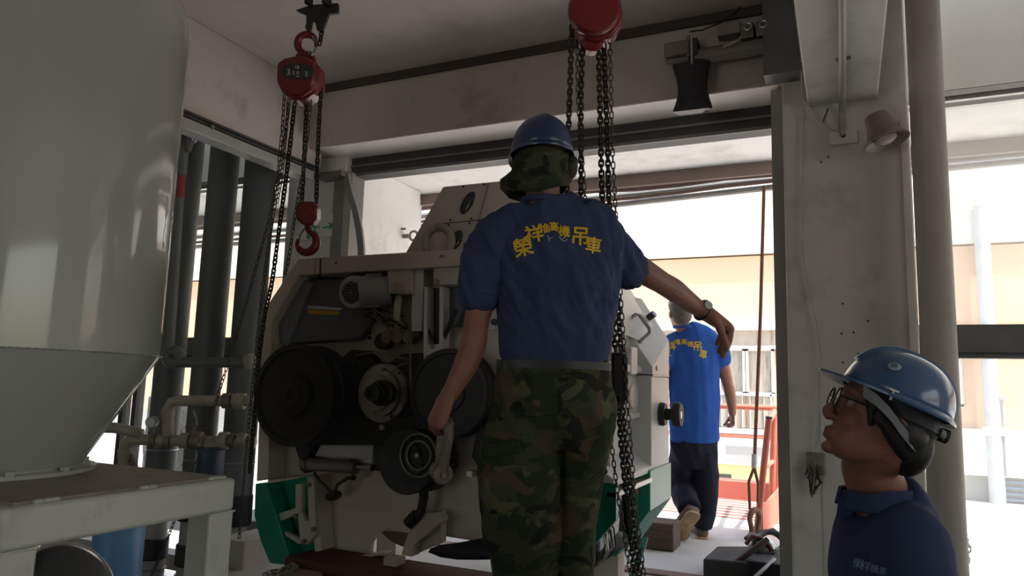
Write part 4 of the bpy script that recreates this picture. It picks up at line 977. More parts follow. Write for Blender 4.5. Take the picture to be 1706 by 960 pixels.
plate([(468, 888), (473, 886), (500, 899), (508, 898), (506, 907), (497, 907)], .00, .03, 'hinge_arm', bpy.data.materials['hinge_white'])
for x, y in ((516, 808), (494, 860), (524, 882), (508, 902)): disc(x, y, 3.2, -.015, .0, 'bolt', STEEL, n=10)
# upper hopper with sight hole and lifting eye
hx = lambda x, y, d=.30: P(x, y, d)
up_ = build(MB().prism([V((hx(664, 424).x, MY+.30, 1.735)), hx(738, 311), hx(850, 300), hx(905, 295), V((-1.20, MY+.30, 1.735))], (0, .6, 0)), 'upper_hopper', BEIGE, ml, bevel=.006)
build(MB().ell(P(779, 338, .297), (.036, 0, 0), (0, .012, 0), (.026, 0, .060), 32, 16), 'sight_hole', LENS, up_)
build(MB().ell(P(760, 400, .297), (.036, 0, 0), (0, .010, 0), (.018, 0, .052), 28, 16), 'sight_hole', LENS, up_)
build(MB().bar(P(733, 373, .295), P(850, 362, .295), .004, .004), 'panel_seam', LENS, up_)
build(MB().bar(P(796, 372, .295), P(814, 306, .295), .003, .003), 'panel_seam', MDARK, up_)
for x, y in ((772, 311), (806, 307), (750, 367), (785, 364), (747, 375), (782, 372)): build(MB().cyl(P(x, y, .285), P(x, y, .30), .006, n=8), 'screw', LENS, up_)
ec = P(730, 404, .12)
ev = build(MB().torus(ec, (0, 1, 0), .078, .022, 40, 14), 'lifting_eye', M('eye_grey', (150, 146, 138), .45, .3), ml)
build(MB().lathe(V((ec.x, ec.y, 1.73)), (0, 0, 1), [(.05, 0), (.05, .01), (.03, .02)], 20), 'eye_base', bpy.data.materials['eye_grey'], ev)
# right long side: recessed bay with sight window, hinged cover, end column
X0 = -.90
Q = lambda x, y, X=X0: atX(x, y, X)
build(MB().box((-1.02, 3.66, Z0), (X0, 4.06, Q(1086, 626).z)), 'end_column', MGREY, ml, bevel=.006)
v1, v2 = Q(1112, 567), Q(1087, 612); v2b = Q(1087, 624)
v1b = V((X0, 4.06, v2b.z)); v1 = V((X0, 4.06, v1.z)); v3 = atY(1069, 498, 4.06); nrm = (v3 - v2).cross(v1 - v2).normalized(); onp = lambda x, y: EYE + ray(x, y)*((v2 - EYE).dot(nrm)/ray(x, y).dot(nrm)); v4, v5 = onp(1028, 489), onp(1034, 533)
i1 = V((-1.2, 4.06, v2b.z)); i2 = V((-1.2, v2.y, v2b.z)); i3 = V((-1.3, 4.06, v3.z)); i4 = V((-1.3, v4.y, v4.z)); i5 = V((-1.25, v5.y, v5.z))
hc = MB().add([v1b, v2b, v2, v1, v3, v4, v5, i1, i2, i3, i4, i5], [(0, 1, 2, 3), (3, 2, 6, 5, 4), (2, 1, 8, 11, 6), (0, 3, 4, 9, 7), (4, 5, 10, 9), (5, 6, 11, 10), (0, 7, 8, 1), (7, 9, 10, 11, 8)])
hcv = build(hc, 'hinged_cover', MGREY, ml)
build(MB().bar(Q(1086, 626) + V((.003, 0, 0)), Q(1114, 627) + V((.003, 0, 0)), .004, .008), 'cover_seam', LENS, hcv)
nrm = (v3 - v2).cross(v1 - v2).normalized()
if nrm.x < 0: nrm = -nrm
def on_cover(x, y, lift=.004):
    d = ray(x, y); t = (v2 - EYE).dot(nrm)/d.dot(nrm); return EYE + d*t + nrm*lift
pnl = build(MB().prism([on_cover(x, y, .001) for x, y in ((1040, 517), (1073, 521), (1087, 543), (1070, 572), (1040, 558))], nrm*.006), 'inspection_panel', M('panel_white', (214, 216, 216), .3), hcv)
build(MB().prism([on_cover(x, y, .008) for x, y in ((1041, 524), (1067, 526), (1068, 530), (1042, 528))], nrm*.001), 'green_strip', GREEN, pnl, smooth=0, label='green strip')
build(MB().tube([on_cover(x, y, l) for x, y, l in ((1042, 536, .01), (1048, 533, .05), (1054, 534, .05), (1070, 556, .05), (1070, 564, .05), (1063, 572, .01))], .010, 12), 'handle', M('handle_grey', (150, 152, 152), .35), pnl)
for t in range(3): build(MB().prism([on_cover(1068+t*5, 536+t*3.5, .008), on_cover(1076+t*3, 541+t*3, .008), on_cover(1076+t*3, 542.5+t*3, .008), on_cover(1068+t*5, 537.5+t*3.5, .008)], nrm*.001), 'print_line', MDARK, pnl, smooth=0)
kc = on_cover(1079, 531, .0); build(MB().cyl(kc, kc + nrm*.05, .02, n=18), 'latch_knob', LENS, hcv)
build(MB().lathe(Q(1094, 614), (1, 0, 0), [(.014, 0), (.014, .004), (0, .004)], 16), 'key_hole', LENS, hcv)
build(MB().box((-1.06, 3.44, Q(1072, 626, -.95).z), (-.945, 3.56, Q(1072, 582, -.95).z)), 'latch_box', MGREY, ml, bevel=.008)
by = build(MB().box((-1.10, 3.02, Z0), (-1.005, 3.66, 1.16)), 'bay_panel', MGREY, ml, bevel=.01)
wc_ = atX(1046, 660, -.99)
build(MB().lathe((-1.0, wc_.y, wc_.z), (1, 0, 0), [(.15, 0), (.14, .02), (.105, .035), (.10, .03), (0, .03)], 40), 'sight_window', M('window_rim', (182, 184, 182), .35), by)
build(MB().lathe((-.972, wc_.y, wc_.z), (1, 0, 0), [(.065, 0), (.06, .012), (0, .014)], 28), 'window_cap', M('cap_cream', (206, 200, 188), .4), by)
build(MB().box((-1.02, 3.02, 1.18), (-.95, 3.66, 1.22)), 'bay_ledge', MGREY, ml, bevel=.008)
build(MB().box((-1.02, 3.05, .955), (-.955, 3.66, .985)), 'bay_ledge', MGREY, ml, bevel=.008)
build(MB().prism([(-1.02, 3.02, .80), (-.90, 3.02, .72), (-.90, 3.02, .69), (-1.02, 3.02, .69)], (0, .66, 0)), 'bay_sill', MGREY, ml, bevel=.004)
# black rotary knob on the end column
kc = Q(1100, 690)
kn = build(MB().lathe((X0, kc.y, kc.z), (1, 0, 0), [(.06, 0), (.062, .015), (.055, .03), (.03, .03), (.03, .07)], 32), 'hand_wheel', BLACK, ml)
build(MB().lathe((X0+.07, kc.y, kc.z), (1, 0, 0), [(.06, 0), (.066, .012), (.066, .03), (.058, .042), (.03, .042), (.028, .036), (0, .036)], 36), 'hand_wheel_rim', BLACK, kn)
build(MB().cyl((X0+.105, kc.y, kc.z), (X0+.112, kc.y, kc.z), .022, n=18), 'hand_wheel_cap', ALU, kn)
# green skirt with chamfer, rail and dark opening
gz1, gz0 = .705, .56
build(MB().prism([(-1.02, 3.0, gz1), (-.885, 3.0, gz1), (-.885, 3.0, gz0), (-1.02, 3.0, .40)], (0, .04, 0)), 'green_skirt', GREEN, ml)
g1 = MB(); zt = Q(1115, 772, -.89).z; zb = Q(1114, 832, -.89).z
g1.prism([(-.89, 3.60, zt), (-.89, 4.07, zt), (-.89, 4.07, zb), (-.89, 3.60, zb-.01)], (-.13, 0, 0))
build(g1, 'green_skirt', GREEN, ml, bevel=.005)
g2 = MB().add([(-.89, 3.60, zb), (-.89, 4.07, zb), (-1.06, 4.07, zb-.24), (-1.06, 3.60, zb-.24), (-1.12, 3.60, zb), (-1.12, 4.07, zb), (-1.12, 4.07, zb-.24), (-1.12, 3.60, zb-.24)], [(0, 1, 2, 3), (4, 5, 1, 0), (3, 2, 6, 7), (5, 6, 2, 1), (4, 0, 3, 7), (4, 7, 6, 5)])
build(g2, 'green_chamfer', GREEN, ml, bevel=.004)
build(MB().box((-.93, 3.0, zt-.058), (-.884, 3.62, zt-.034)), 'side_rail', ALU, ml, bevel=.004)
build(MB().box((-1.04, 3.0, .34), (-1.0, 3.62, zt-.05)), 'lower_panel', LENS, ml)
build(MB().prism([(-.99, 3.12, .62), (-.99, 3.46, .62), (-.99, 3.40, .44), (-.99, 3.12, .40)], (-.012, 0, 0)), 'access_cover', MGREY, ml)
build(MB().box((-.988, 3.14, .46), (-.984, 3.28, .475)), 'access_label', LABELY, ml)
build(MB().prism([(-.955, 3.50, .62), (-.955, 3.60, .62), (-.955, 3.60, .40), (-.955, 3.52, .42)], (-.02, 0, 0)), 'green_gusset', GREEN, ml)
build(MB().box((-.952, 3.56, .59), (-.946, 3.59, .64)), 'red_tag', M('red_tag', (200, 70, 50), .5), ml, label='small red tag')
for k in range(10):
    y0 = 3.05 + random.random()*.14
    build(MB().tube([(-.99, y0, .55), (-.95, y0+random.uniform(-.03, .03), .49), (-.94, y0+random.uniform(-.05, .05), .42), (-.98, y0+.02, .36)], .004, 6), 'loose_wire', ALU if k % 2 else BLACKM, ml)
for x in (-2.6, -1.2): build(MB().box((x-.07, 3.88, 0), (x+.07, 4.0, .58)), 'rear_foot', BEIGE, ml)

# ---- skid, step platform, timbers on the floor
single(MB().box((-2.50, 2.86, 0), (-.945, 3.14, .245)), 'skid_beam', REDST, 'dark red brown steel beam lying under the front of the mill', 'beam', bevel=.01)
single(MB().box((-1.55, 2.0, 0), (-.72, 2.66, .25)), 'step_platform', WOOD, 'low timber step platform the helmeted worker in camouflage stands on', 'platform', bevel=.01)
single(MB().bar((-1.02, 4.02, .30), (-.90, 2.95, .02), .03, .012), 'green_bar', GREEN, 'thin green bar leaning down from the mill base to the floor', 'bar')
# dark jacket-like bag on the skid
a = atY(722, 925, 3.0)
m = MB(); R = []
for i, (x, y0, y1, w_) in enumerate(((720, 921, 914, .03), (735, 927, 908, .06), (765, 930, 904, .09), (800, 932, 898, .11), (830, 934, 894, .12), (852, 936, 900, .09), (862, 936, 920, .04))):
    lo, hi = atY(x, y0, 2.99), atY(x, y1, 2.99); lo.z = max(lo.z, .252); hi.z = max(hi.z, .29); cc = (lo+hi)/2; r_ = []
    for j in range(18):
        t = 2*math.pi*j/18; r_.append(cc + V((.012*math.sin(3*t+i), .8*w_*math.cos(t)*(1+.1*math.sin(4*t+i*2)), (hi.z-lo.z)/2*math.sin(t)*(1+.12*math.sin(3*t+i)))))
    R.append(r_)
m.rings(R); single(m, 'cloth_bag', M('dark_cloth', (44, 42, 52), .8, var=.25, vs=10, bump=.4, bs=20), 'crumpled dark cloth bag lying on the red beam beside the trousers', 'bag', smooth=60)
# chain heap at the lower left of the mill
single(MB().prism([atZ(440, 975, .205), atZ(458, 949, .205), atZ(531, 944, .205), atZ(548, 975, .205)], (0, 0, -.205)), 'floor_block', M('worn_plate', (170, 140, 124), .7, var=.15), 'worn pinkish block under the heap of bright chain', 'block', bevel=.006)
hz = lambda x, y: atZ(x, y, .212)
hp0 = [hz(440, 963), hz(452, 958), hz(466, 956), hz(478, 950), hz(488, 946), hz(492, 951), hz(480, 957), hz(468, 962), hz(455, 966)]
o = single(chain_mb([p + V((0, 0, .012)) for p in hp0], .030, .030, .008, seed=41), 'heap_chain', M('bright_chain', (150, 148, 142), .4, .6), 'short heap of bright chain on the floor under the green corner', 'chain', smooth=60)

# ---- lower right: black block and a pile of tools and straps beside the jamb

blk = MB().prism([atZ(1171, 931, .13), atZ(1248, 938, .13), atZ(1258, 910, .13) , atZ(1194, 910, .13)], (0, 0, -.13))
single(blk, 'rubber_block', M('black_block', (52, 50, 48), .8, var=.2, vs=8), 'black square block on the floor left of the tool pile', 'block', bevel=.012)
T = lambda x, y, c=4.42: atC(x, y, c)
def jet(name, lb, ct, pts, r, mat, grp=None): return single(MB().tube(pts, r, 12), name, mat, lb, ct, grp)
p = T(1282, 948); single(MB().box((atZ(1256, 950, 0).x, 4.52, 0), (-.365, 4.95, .14)), 'tool_crate', M('black_crate', (40, 38, 38), .7, var=.25, vs=10), 'low black crate under the tool pile by the jamb', 'crate', bevel=.01)
jet('steel_bar', 'reddish steel bar lying across the black block', 'bar', [atY(1217, 944, 4.52), atY(1279, 899, 4.66)], .017, M('red_worn_bar', (64, 46, 42), .6, .3))
jet('steel_bar', 'thin bright bar low in front of the tool pile', 'bar', [atY(1252, 968, 4.34), atY(1290, 932, 4.58)], .012, STEEL)
hs = root('hose_coil', 'coil of black hose on top of the tool pile by the door jamb', 'hose', T(1285, 905))
build(MB().torus(T(1284, 908, 4.5), (.35, -.85, .4), .080, .016, 36, 10), 'coil', BLACK, hs)
build(MB().torus(T(1287, 913, 4.48), (.2, -.9, .3), .092, .015, 36, 10), 'coil', BLACK, hs)
build(MB().torus(T(1280, 902, 4.52), (.1, -.5, .85), .085, .015, 36, 10), 'coil', BLACK, hs)
build(MB().tube([T(1243, 899, 4.5), T(1252, 891, 4.52), T(1262, 895, 4.5), T(1275, 888, 4.52), T(1288, 884, 4.54), T(1300, 894, 4.54)], .017, 10), 'tail', BLACK, hs)
tl = root('lever_hoist', 'black and red lever hoist in the tool pile by the door jamb', 'hoist', T(1270, 930))
build(MB().lathe(T(1264, 922, 4.40), (.5, -.8, .1), [(.04, -.05), (.062, -.035), (.062, .035), (.04, .05)], 24), 'drum', BLACKM, tl)
build(MB().tube([T(1258, 902, 4.42), T(1256, 914, 4.38), T(1270, 932, 4.36), T(1286, 952, 4.36)], .018, 10), 'handle', BLACK, tl)
build(MB().ell(T(1284, 936, 4.38), (.045, 0, 0), (0, .045, 0), (0, 0, .036), 14, 10), 'gear_cover', RED, tl)
build(MB().ell(T(1276, 948, 4.36), (.05, 0, 0), (0, .04, 0), (0, 0, .04), 14, 10), 'gear_case', BLACKM, tl)
hook(T(1258, 936, 4.36), .035, RT, 'hook', BLACKM, tl)
build(chain_mb([T(1292, 918, 4.36), T(1280, 930, 4.33), T(1290, 944, 4.33), T(1278, 956, 4.33), T(1290, 970, 4.33)], .03, .03, .008, seed=52), 'chain', CHAIN, tl, smooth=60, kind='stuff')
jet('leather_strap', 'dark red strap draped over the tool pile', 'strap', [T(1243, 907, 4.4), T(1253, 894, 4.42), T(1268, 897, 4.4), T(1281, 908, 4.38), T(1291, 926, 4.38)], .013, M('dark_red_strap', (96, 50, 46), .7))
jet('pale_rag', 'crumpled pale rag caught in the tool pile near the jamb', 'rag', [T(1276, 899, 4.44), T(1283, 906, 4.42), T(1286, 918, 4.42)], .02, M('pale_blue_rag', (150, 166, 172), .7))
# ================================================================== people
def fuse(mb, name, mat, parent, voxel, smooth_it=4, fold=None, label=None, sub_z=None):
    """weld overlapping closed volumes into ONE continuous surface"""
    me = bpy.data.meshes.new(name + '_raw'); me.from_pydata([tuple(p) for p in mb.v], [], mb.f); me.update(); fix_normals(me)
    # every island must point outwards on its own
    o = bpy.data.objects.new(name + '_raw', me); C.objects.link(o)
    r = o.modifiers.new('r', 'REMESH'); r.mode = 'VOXEL'; r.voxel_size = voxel; r.adaptivity = 0
    if smooth_it:
        s_ = o.modifiers.new('s', 'SMOOTH'); s_.factor = .5; s_.iterations = smooth_it
    bpy.context.view_layer.update()
    out = bpy.data.meshes.new_from_object(o.evaluated_get(bpy.context.evaluated_depsgraph_get()))
    bpy.data.objects.remove(o); bpy.data.meshes.remove(me)
    if fold:
        out.update(); n = len(out.vertices); co = np.empty(n*3); out.vertices.foreach_get('co', co); no = np.empty(n*3); out.vertex_normals.foreach_get('vector', no)
        co = co.reshape(-1, 3); no = no.reshape(-1, 3)
        d = np.array([fold(V(co[i])) for i in range(n)])
        co += no*d[:, None]; out.vertices.foreach_set('co', co.ravel())
    dlt = off(parent) if parent is not None else V((0, 0, 0))
    out.transform(Matrix.Translation(-dlt)); out.name = name
    out.materials.clear(); out.materials.append(mat); out.shade_smooth()
    ob = bpy.data.objects.new(name, out); C.objects.link(ob)
    if parent is not None: ob.parent = parent
    if label: ob['label'] = label
    return ob
def folds(amp, sx, sz, tilt=(0, 0), ridge=True, seed=0.0):
    def f(p):
        q = V(((p.x + p.z*tilt[0])*sx + seed, p.y*sx, (p.z + p.x*tilt[1])*sz))
        a = noise.noise(q); b = noise.noise(q*2.1 + V((5, 3, 1)))
        return amp*((1-2*abs(a))*.7 + b*.45) if ridge else amp*(a + .5*b)
    return f
class Fr:
    """local frame -> world"""
    def __init__(s, o, x, y, z): s.o, s.x, s.y, s.z = V(o), V(x).normalized(), V(y).normalized(), V(z).normalized()
    def __call__(s, x, y, z): return s.o + s.x*x + s.y*y + s.z*z
    def v(s, x, y, z): return s.x*x + s.y*y + s.z*z
HEADL = ((-.122, .060, .030, .018), (-.113, .078, .012, .034), (-.10, .086, -.012, .046), (-.082, .089, -.045, .056), (-.06, .090, -.074, .064), (-.03, .089, -.093, .070), (0, .087, -.102, .075),
         (.03, .093, -.105, .077), (.06, .086, -.100, .073), (.09, .064, -.082, .060), (.11, .030, -.050, .040), (.118, .0, -.02, .015))
def head(mb, F, k=1.0, face=True):
    R = []
    for z, xf, xb, w_ in HEADL:
        r_ = []
        for j in range(28):
            t = 2*math.pi*j/28; c_, s_ = math.cos(t), math.sin(t)
            xm = (xf+xb)/2; ex = .82
            x = xm + (xf-xm)*math.copysign(abs(c_)**ex, c_); y = w_*math.copysign(abs(s_)**.9, s_)
            r_.append(F(x*k, y*k, z*k))
        R.append(r_)
    mb.rings(R)
    if face:
        # nose, brow, lips, chin, cheeks, ears
        mb.limb([F(.086*k, 0, .012*k), F(.098*k, 0, -.010*k), F(.110*k, 0, -.032*k), F(.104*k, 0, -.044*k)], [.009*k, .010*k, .0125*k, .010*k], n=12)
        for s_ in (1, -1):
            mb.ell(F(.098*k, s_*.012*k, -.040*k), F.v(.011*k, 0, 0), F.v(0, .008*k, 0), F.v(0, 0, .008*k), 10, 8)
            mb.limb([F(.088*k, s_*.012*k, .024*k), F(.085*k, s_*.034*k, .027*k), F(.068*k, s_*.054*k, .018*k)], [.009*k]*3, n=8)
            mb.ell(F(.058*k, s_*.040*k, -.034*k), F.v(.026*k, 0, 0), F.v(0, .024*k, 0), F.v(0, 0, .028*k), 12, 8)
            mb.ell(F(-.006*k, s_*.078*k, -.018*k), F.v(.017*k, 0, .006*k), F.v(0, .008*k, 0), F.v(-.006*k, 0, .030*k), 12, 8)
            mb.torus(F(-.008*k, s_*.083*k, -.016*k), F.v(0, 1, 0), .020*k, .0045*k, 16, 6)
        mb.limb([F(.086*k, -.024*k, -.072*k), F(.097*k, 0, -.069*k), F(.086*k, .024*k, -.072*k)], [.005*k, .0075*k, .005*k], n=8)
        mb.limb([F(.084*k, -.021*k, -.083*k), F(.095*k, 0, -.084*k), F(.084*k, .021*k, -.083*k)], [.005*k, .0085*k, .005*k], n=8)
        mb.ell(F(.080*k, 0, -.108*k), F.v(.017*k, 0, 0), F.v(0, .022*k, 0), F.v(0, 0, .014*k), 12, 8)
def eyes(F, k, parent):
    for s_ in (1, -1):
        e = build(MB().ell(F(.0755*k, s_*.032*k, .002*k), F.v(.0115*k, 0, 0), F.v(0, .0115*k, 0), F.v(0, 0, .0115*k), 14, 10), 'eye', M('eye_white', (150, 142, 134), .3) if 'eye_white' not in bpy.data.materials else bpy.data.materials['eye_white'], parent)
        build(MB().ell(F(.0855*k, s_*.032*k, .002*k), F.v(.002*k, 0, 0), F.v(0, .005*k, 0), F.v(0, 0, .005*k), 10, 6), 'iris', HAIR, e)
def hand(mb, wrist, d, n, s, k=1.0, curls=None, spread=.02, thumb=((.6, .75, -.35), 30), lens=(.072, .080, .075, .058), palm=.088, fat=1.0):
    """d along the hand, n out of its back, s towards the thumb; five fingers of unequal length"""
    d, n, s = V(d).normalized(), V(n), V(s)
    n = (n - d*n.dot(d)).normalized(); s = (s - d*s.dot(d) - n*s.dot(n)).normalized()
    W_ = V(wrist); kn = W_ + d*palm*k
    mb.limb([W_ - d*.02*k, W_ + d*.03*k, W_ + d*.06*k, kn], [(.027*k, .019*k*fat), (.036*k, .017*k*fat), (.041*k, .0155*k*fat), (.040*k, .0135*k*fat)], wide=s, n=16)
    curls = curls or [(25, 30, 20)]*4
    for i in range(4):
        b = kn + s*(.031 - .0205*i)*k - d*(.004*abs(i-1.2))*k; L = lens[i]*k; a = 0; p = b - d*.012*k; pts = [p, b]; dd = (d + s*spread*(1.5-i)).normalized()
        for j, f_ in enumerate((.45, .31, .24)):
            a += math.radians(curls[i][j]); p = pts[-1] + (dd*math.cos(a) - n*math.sin(a))*L*f_; pts.append(p)
        r0 = (.0084, .0086, .0083, .0074)[i]*k*fat
        mb.limb(pts, [r0, r0*1.03, r0, r0*.95, r0*.8], n=10, sub=3)
    t, cu = thumb; td = (s*t[0] + d*t[1] + n*t[2]).normalized(); b = W_ + d*.022*k + s*.024*k
    p1 = b + td*.040*k; t2 = (td*math.cos(math.radians(cu)) + (d*.5 - n*.6 - s*.3).normalized()*math.sin(math.radians(cu))).normalized(); p2 = p1 + t2*.034*k; p3 = p2 + t2*.024*k
    mb.limb([b, p1, p2, p3], [.0145*k, .0125*k, .0105*k, .0085*k], n=10, sub=3)
def dome(mb, F, a, b, h, z0=0.0, n=40, m=14, ridge=0):
    R = []
    for i in range(m+1):
        t = (math.pi/2)*i/m; r_ = []
        for j in range(n):
            u = 2*math.pi*j/n; c_ = math.cos(t)**.85; z = h*math.sin(t)**.95
            y = b*c_*math.sin(u); x = a*c_*math.cos(u)
            z += ridge*math.exp(-(y/.018)**2)*math.sin(t)
            r_.append(F(x, y, z0 + z))
        R.append(r_)
    return mb.rings(R)
def print_on(target, world_mb, dirn, name, mat, parent, lift=.0025):
    """lay flat print onto the cloth: each vertex is carried along DIRN to the surface"""
    me = target.data; o_ = off(target)
    bvh = BVHTree.FromPolygons([v.co + o_ for v in me.vertices], [tuple(p.vertices) for p in me.polygons])
    out = MB(); dv = V(dirn).normalized(); vs = []
    for p in world_mb.v:
        h = bvh.ray_cast(p - dv*.6, dv)[0]
        vs.append((h if h is not None else p) - dv*lift)
    out.v = vs; out.f = world_mb.f
    return build(out, name, mat, parent, smooth=0)
def subdivide_mb(mb, cut):
    bm = bmesh.new(); vs = [bm.verts.new(v) for v in mb.v]
    for f in mb.f:
        try: bm.faces.new([vs[i] for i in f])
        except ValueError: pass
    bmesh.ops.triangulate(bm, faces=bm.faces)
    for _ in range(4):
        es = [e for e in bm.edges if e.calc_length() > cut]
        if not es: break
        bmesh.ops.subdivide_edges(bm, edges=es, cuts=1); bmesh.ops.triangulate(bm, faces=bm.faces)
    out = MB(); bm.verts.index_update(); out.v = [v.co.copy() for v in bm.verts]; out.f = [tuple(v.index for v in f.verts) for f in bm.faces]; bm.free()
    return out

# ------------------------------------------------------------------ worker 1, seen from behind
K = 2.62; m1 = K/F_PX
A = lambda x, y, d=0.0: atC(x, y, K + d)
ph = lambda v: V((v.x, v.y, 0)).normalized()
FH, RH = ph(FW), ph(RT0); ZUP = V((0, 0, 1))
feet = A(900, 1030); w1 = root('person', 'worker in blue shirt, blue helmet and camouflage trousers, back turned, holding a shackle', 'person', (feet.x, feet.y, .25))
sk_ = MB()
F1 = Fr(A(903, 268, .02), (FH*.96 - RH*.18 + V((0, 0, .08))), (-RH*.96 - FH*.18), ZUP)
head(sk_, F1)
sk_.limb([F1(-.03, 0, -.03), A(904, 322, .0), A(906, 352, .01)], [.062, .062, .075])
sk_.limb([A(906, 350), A(922, 400), A(928, 470), A(928, 540), A(925, 610), A(922, 690)], [(.07, .06), (.19, .085), (.175, .10), (.155, .09), (.155, .095), (.165, .10)], wide=RH, n=24)
# arms
sk_.limb([A(822, 392), A(806, 440), A(800, 500), A(793, 545, -.01)], [.058, .056, .050, .044])
sk_.limb([A(793, 540, -.01), A(788, 575, -.02), A(775, 610, -.03), A(758, 642, -.045), A(747, 664, -.05)], [.044, .049, .044, .035, (.031, .026)])
sk_.limb([A(1010, 405), A(1040, 430, .05), A(1072, 452, .10), A(1104, 472, .17)], [.056, .052, .049, .043])
sk_.limb([A(1100, 470, .16), A(1122, 483, .22), A(1144, 500, .29), A(1164, 514, .34), A(1176, 521, .36)], [.043, .046, .041, .034, (.030, .025)])
# left hand closed round the shackle, right hand with drooping fingers
hd1 = (A(732, 700, -.06) - A(747, 664, -.05)).normalized()
hand(sk_, A(746, 660, -.05), hd1, -RH*.72 - FH*.69, FH*.72 - RH*.69, 1.2, [(38, 72, 48), (42, 74, 48), (48, 76, 48), (54, 78, 46)], thumb=((.35, .75, -.55), 45))
hd2 = V(RT*.82 - UP*.55 + FW*.2)
hand(sk_, A(1174, 520, .35), hd2, UP*.7 + RT*.6, -FW, 1.36, [(60, 14, 8), (56, 12, 8), (52, 18, 10), (46, 25, 12)], thumb=((.3, .8, -.45), 25), lens=(.078, .086, .080, .062), fat=1.4)
# legs under the trousers
LL = ((872, 715, 0, .085), (862, 790, -.03, .075), (868, 860, -.01, .058), (876, 930, .04, .055), (880, 1005, .07, .042))
RL = ((968, 715, .04, .080), (968, 790, .05, .068), (960, 860, .06, .055), (958, 930, .09, .052), (964, 1005, .11, .042))
for L_ in (LL, RL):
    sk_.limb([A(x, y, d) for x, y, d, r in L_], [r for *_, r in L_])
    x, y, d, r = L_[-1]; fp = A(x, y, d); sk_.limb([V((fp.x, fp.y, .30)), V((fp.x, fp.y, .30)) + FH*.16], [.04, .03])
fuse(sk_, 'body', SKIN, w1, .0038, 3)
eyes(F1, 1.0, w1)
# shirt
sh_ = MB()
sh_.limb([A(906, 338), A(912, 356), A(922, 384), A(929, 420), A(931, 462), A(928, 512), A(925, 560), A(922, 604)],
         [(44*m1, .070), (66*m1, .086), (104*m1, .108), (110*m1, .122), (101*m1, .128), (95*m1, .124), (92*m1, .124), (89*m1, .128)], wide=RH, n=32, round_ends=False)
sh_.limb([A(872, 362), A(838, 385), A(817, 412), A(804, 446), A(799, 486)], [.050, .072, .082, .080, .076], n=20)
sh_.limb([A(938, 362), A(975, 386), A(1006, 407, .02), A(1028, 428, .05), A(1046, 447, .08)], [.050, .074, .086, .080, .072], n=20)
fa, fb = folds(.015, 13, 3.4, (.35, 0), True, 1.3), folds(.006, 30, 9, (.6, .2), True, 3.3)
zh = A(922, 604).z
fs = lambda p: (fa(p) + fb(p))*min(1, max(.15, (p.z - zh)/.10))
shirt = fuse(sh_, 'shirt', SHIRT, w1, .008, 5, fs)
# collar
build(MB().torus(A(905, 336, .0), ZUP, .070, .013, 32, 8), 'collar', SHIRT, w1)
for p, q, r in ((A(800, 482), A(799, 489), .081), (A(1043, 443, .077), A(1050, 450, .088), .071)):
    ax_ = (q-p).normalized(); build(MB().torus((p+q)/2, ax_, r*.97, .006, 32, 8), 'sleeve_hem', SHIRT, w1)
# lettering on the back
YD = FW
def back_chars(items, px2m, surf, dep, par, mat):
    m_ = MB()
    for ch, x, y, sz, rot in items:
        u = RT*math.cos(math.radians(rot)) + UP*math.sin(math.radians(rot)); v = -RT*math.sin(math.radians(rot)) + UP*math.cos(math.radians(rot))
        t = text_mb(ch, sz*px2m*1.12, atC(x, y, dep), u, v, thick=0); e = sz*px2m*.022
        for dx, dy in ((-e, 0), (e, 0), (0, e), (0, -e)): m_.add([p + u*dx + v*dy for p in t.v], t.f)
    return print_on(surf, subdivide_mb(m_, 5*px2m), YD, 'lettering', mat, par)
back_chars((('榮', 872, 409, 29, 14), ('祥', 891, 386, 27, 10), ('堆', 909, 377, 15, 2), ('高', 925, 374, 15, -3), ('機', 943, 382, 17, -4), ('吊', 971, 391, 29, -4), ('車', 994, 406, 25, -8)), m1, shirt, K-.2, w1, YEL)
m_ = MB()
for px in (((914, 389), (916, 394), (917, 400)), ((916, 394), (919, 394), (923, 393)), ((934, 392), (938, 398), (944, 400), (948, 396)), ((938, 397), (942, 394), (946, 391))):
    for i in range(len(px)-1): m_.bar(atC(*px[i], K-.2), atC(*px[i+1], K-.2), .0028, .0028)
print_on(shirt, m_, YD, 'print_mark', M('faint_white_print', (150, 152, 160), .7), w1)
# trousers, belt, pockets
tr = MB()
tr.limb([A(922, 600), A(923, 640), A(922, 690), A(920, 735, .01)], [(91*m1, .122), (97*m1, .130), (103*m1, .138), (100*m1, .120)], wide=RH, n=32, round_ends=False)
tr.limb([A(873, 700), A(868, 760, -.02), A(866, 830, -.03), A(870, 890, .0), A(876, 950, .04), A(880, 1012, .06)], [(58*m1, .120), (62*m1, .115), (62*m1, .105), (62*m1, .095), (54*m1, .085), (44*m1, .080)], wide=RH, n=24, round_ends=False)
tr.limb([A(975, 700, .02), A(966, 770, .04), A(958, 830, .06), A(954, 890, .08), A(954, 950, .10), A(960, 1012, .11)], [(52*m1, .115), (44*m1, .105), (40*m1, .098), (38*m1, .092), (36*m1, .085), (36*m1, .080)], wide=RH, n=24, round_ends=False)
tr.limb([A(838, 742, -.02), A(834, 790, -.03), A(836, 852, -.02)], [(34*m1, .075), (37*m1, .085), (34*m1, .075)], wide=RH, n=16)
tro = fuse(tr, 'trousers', CAMO, w1, .008, 4, folds(.012, 7, 4.5, (.3, .5), True, 4.1))
blt = MB(); bp = [(A(922, 609) + RH*math.cos(2*math.pi*j/40)*96*m1 + FH*math.sin(2*math.pi*j/40)*.133) for j in range(40)]
build(MB().rings([[p + V((0, 0, -.014)), p + V((0, 0, .014)), p*1 + (A(922, 609)-p)*.04 + V((0, 0, .014)), p + (A(922, 609)-p)*.04 + V((0, 0, -.014))] for p in bp], closed=True), 'belt', BELT, w1)
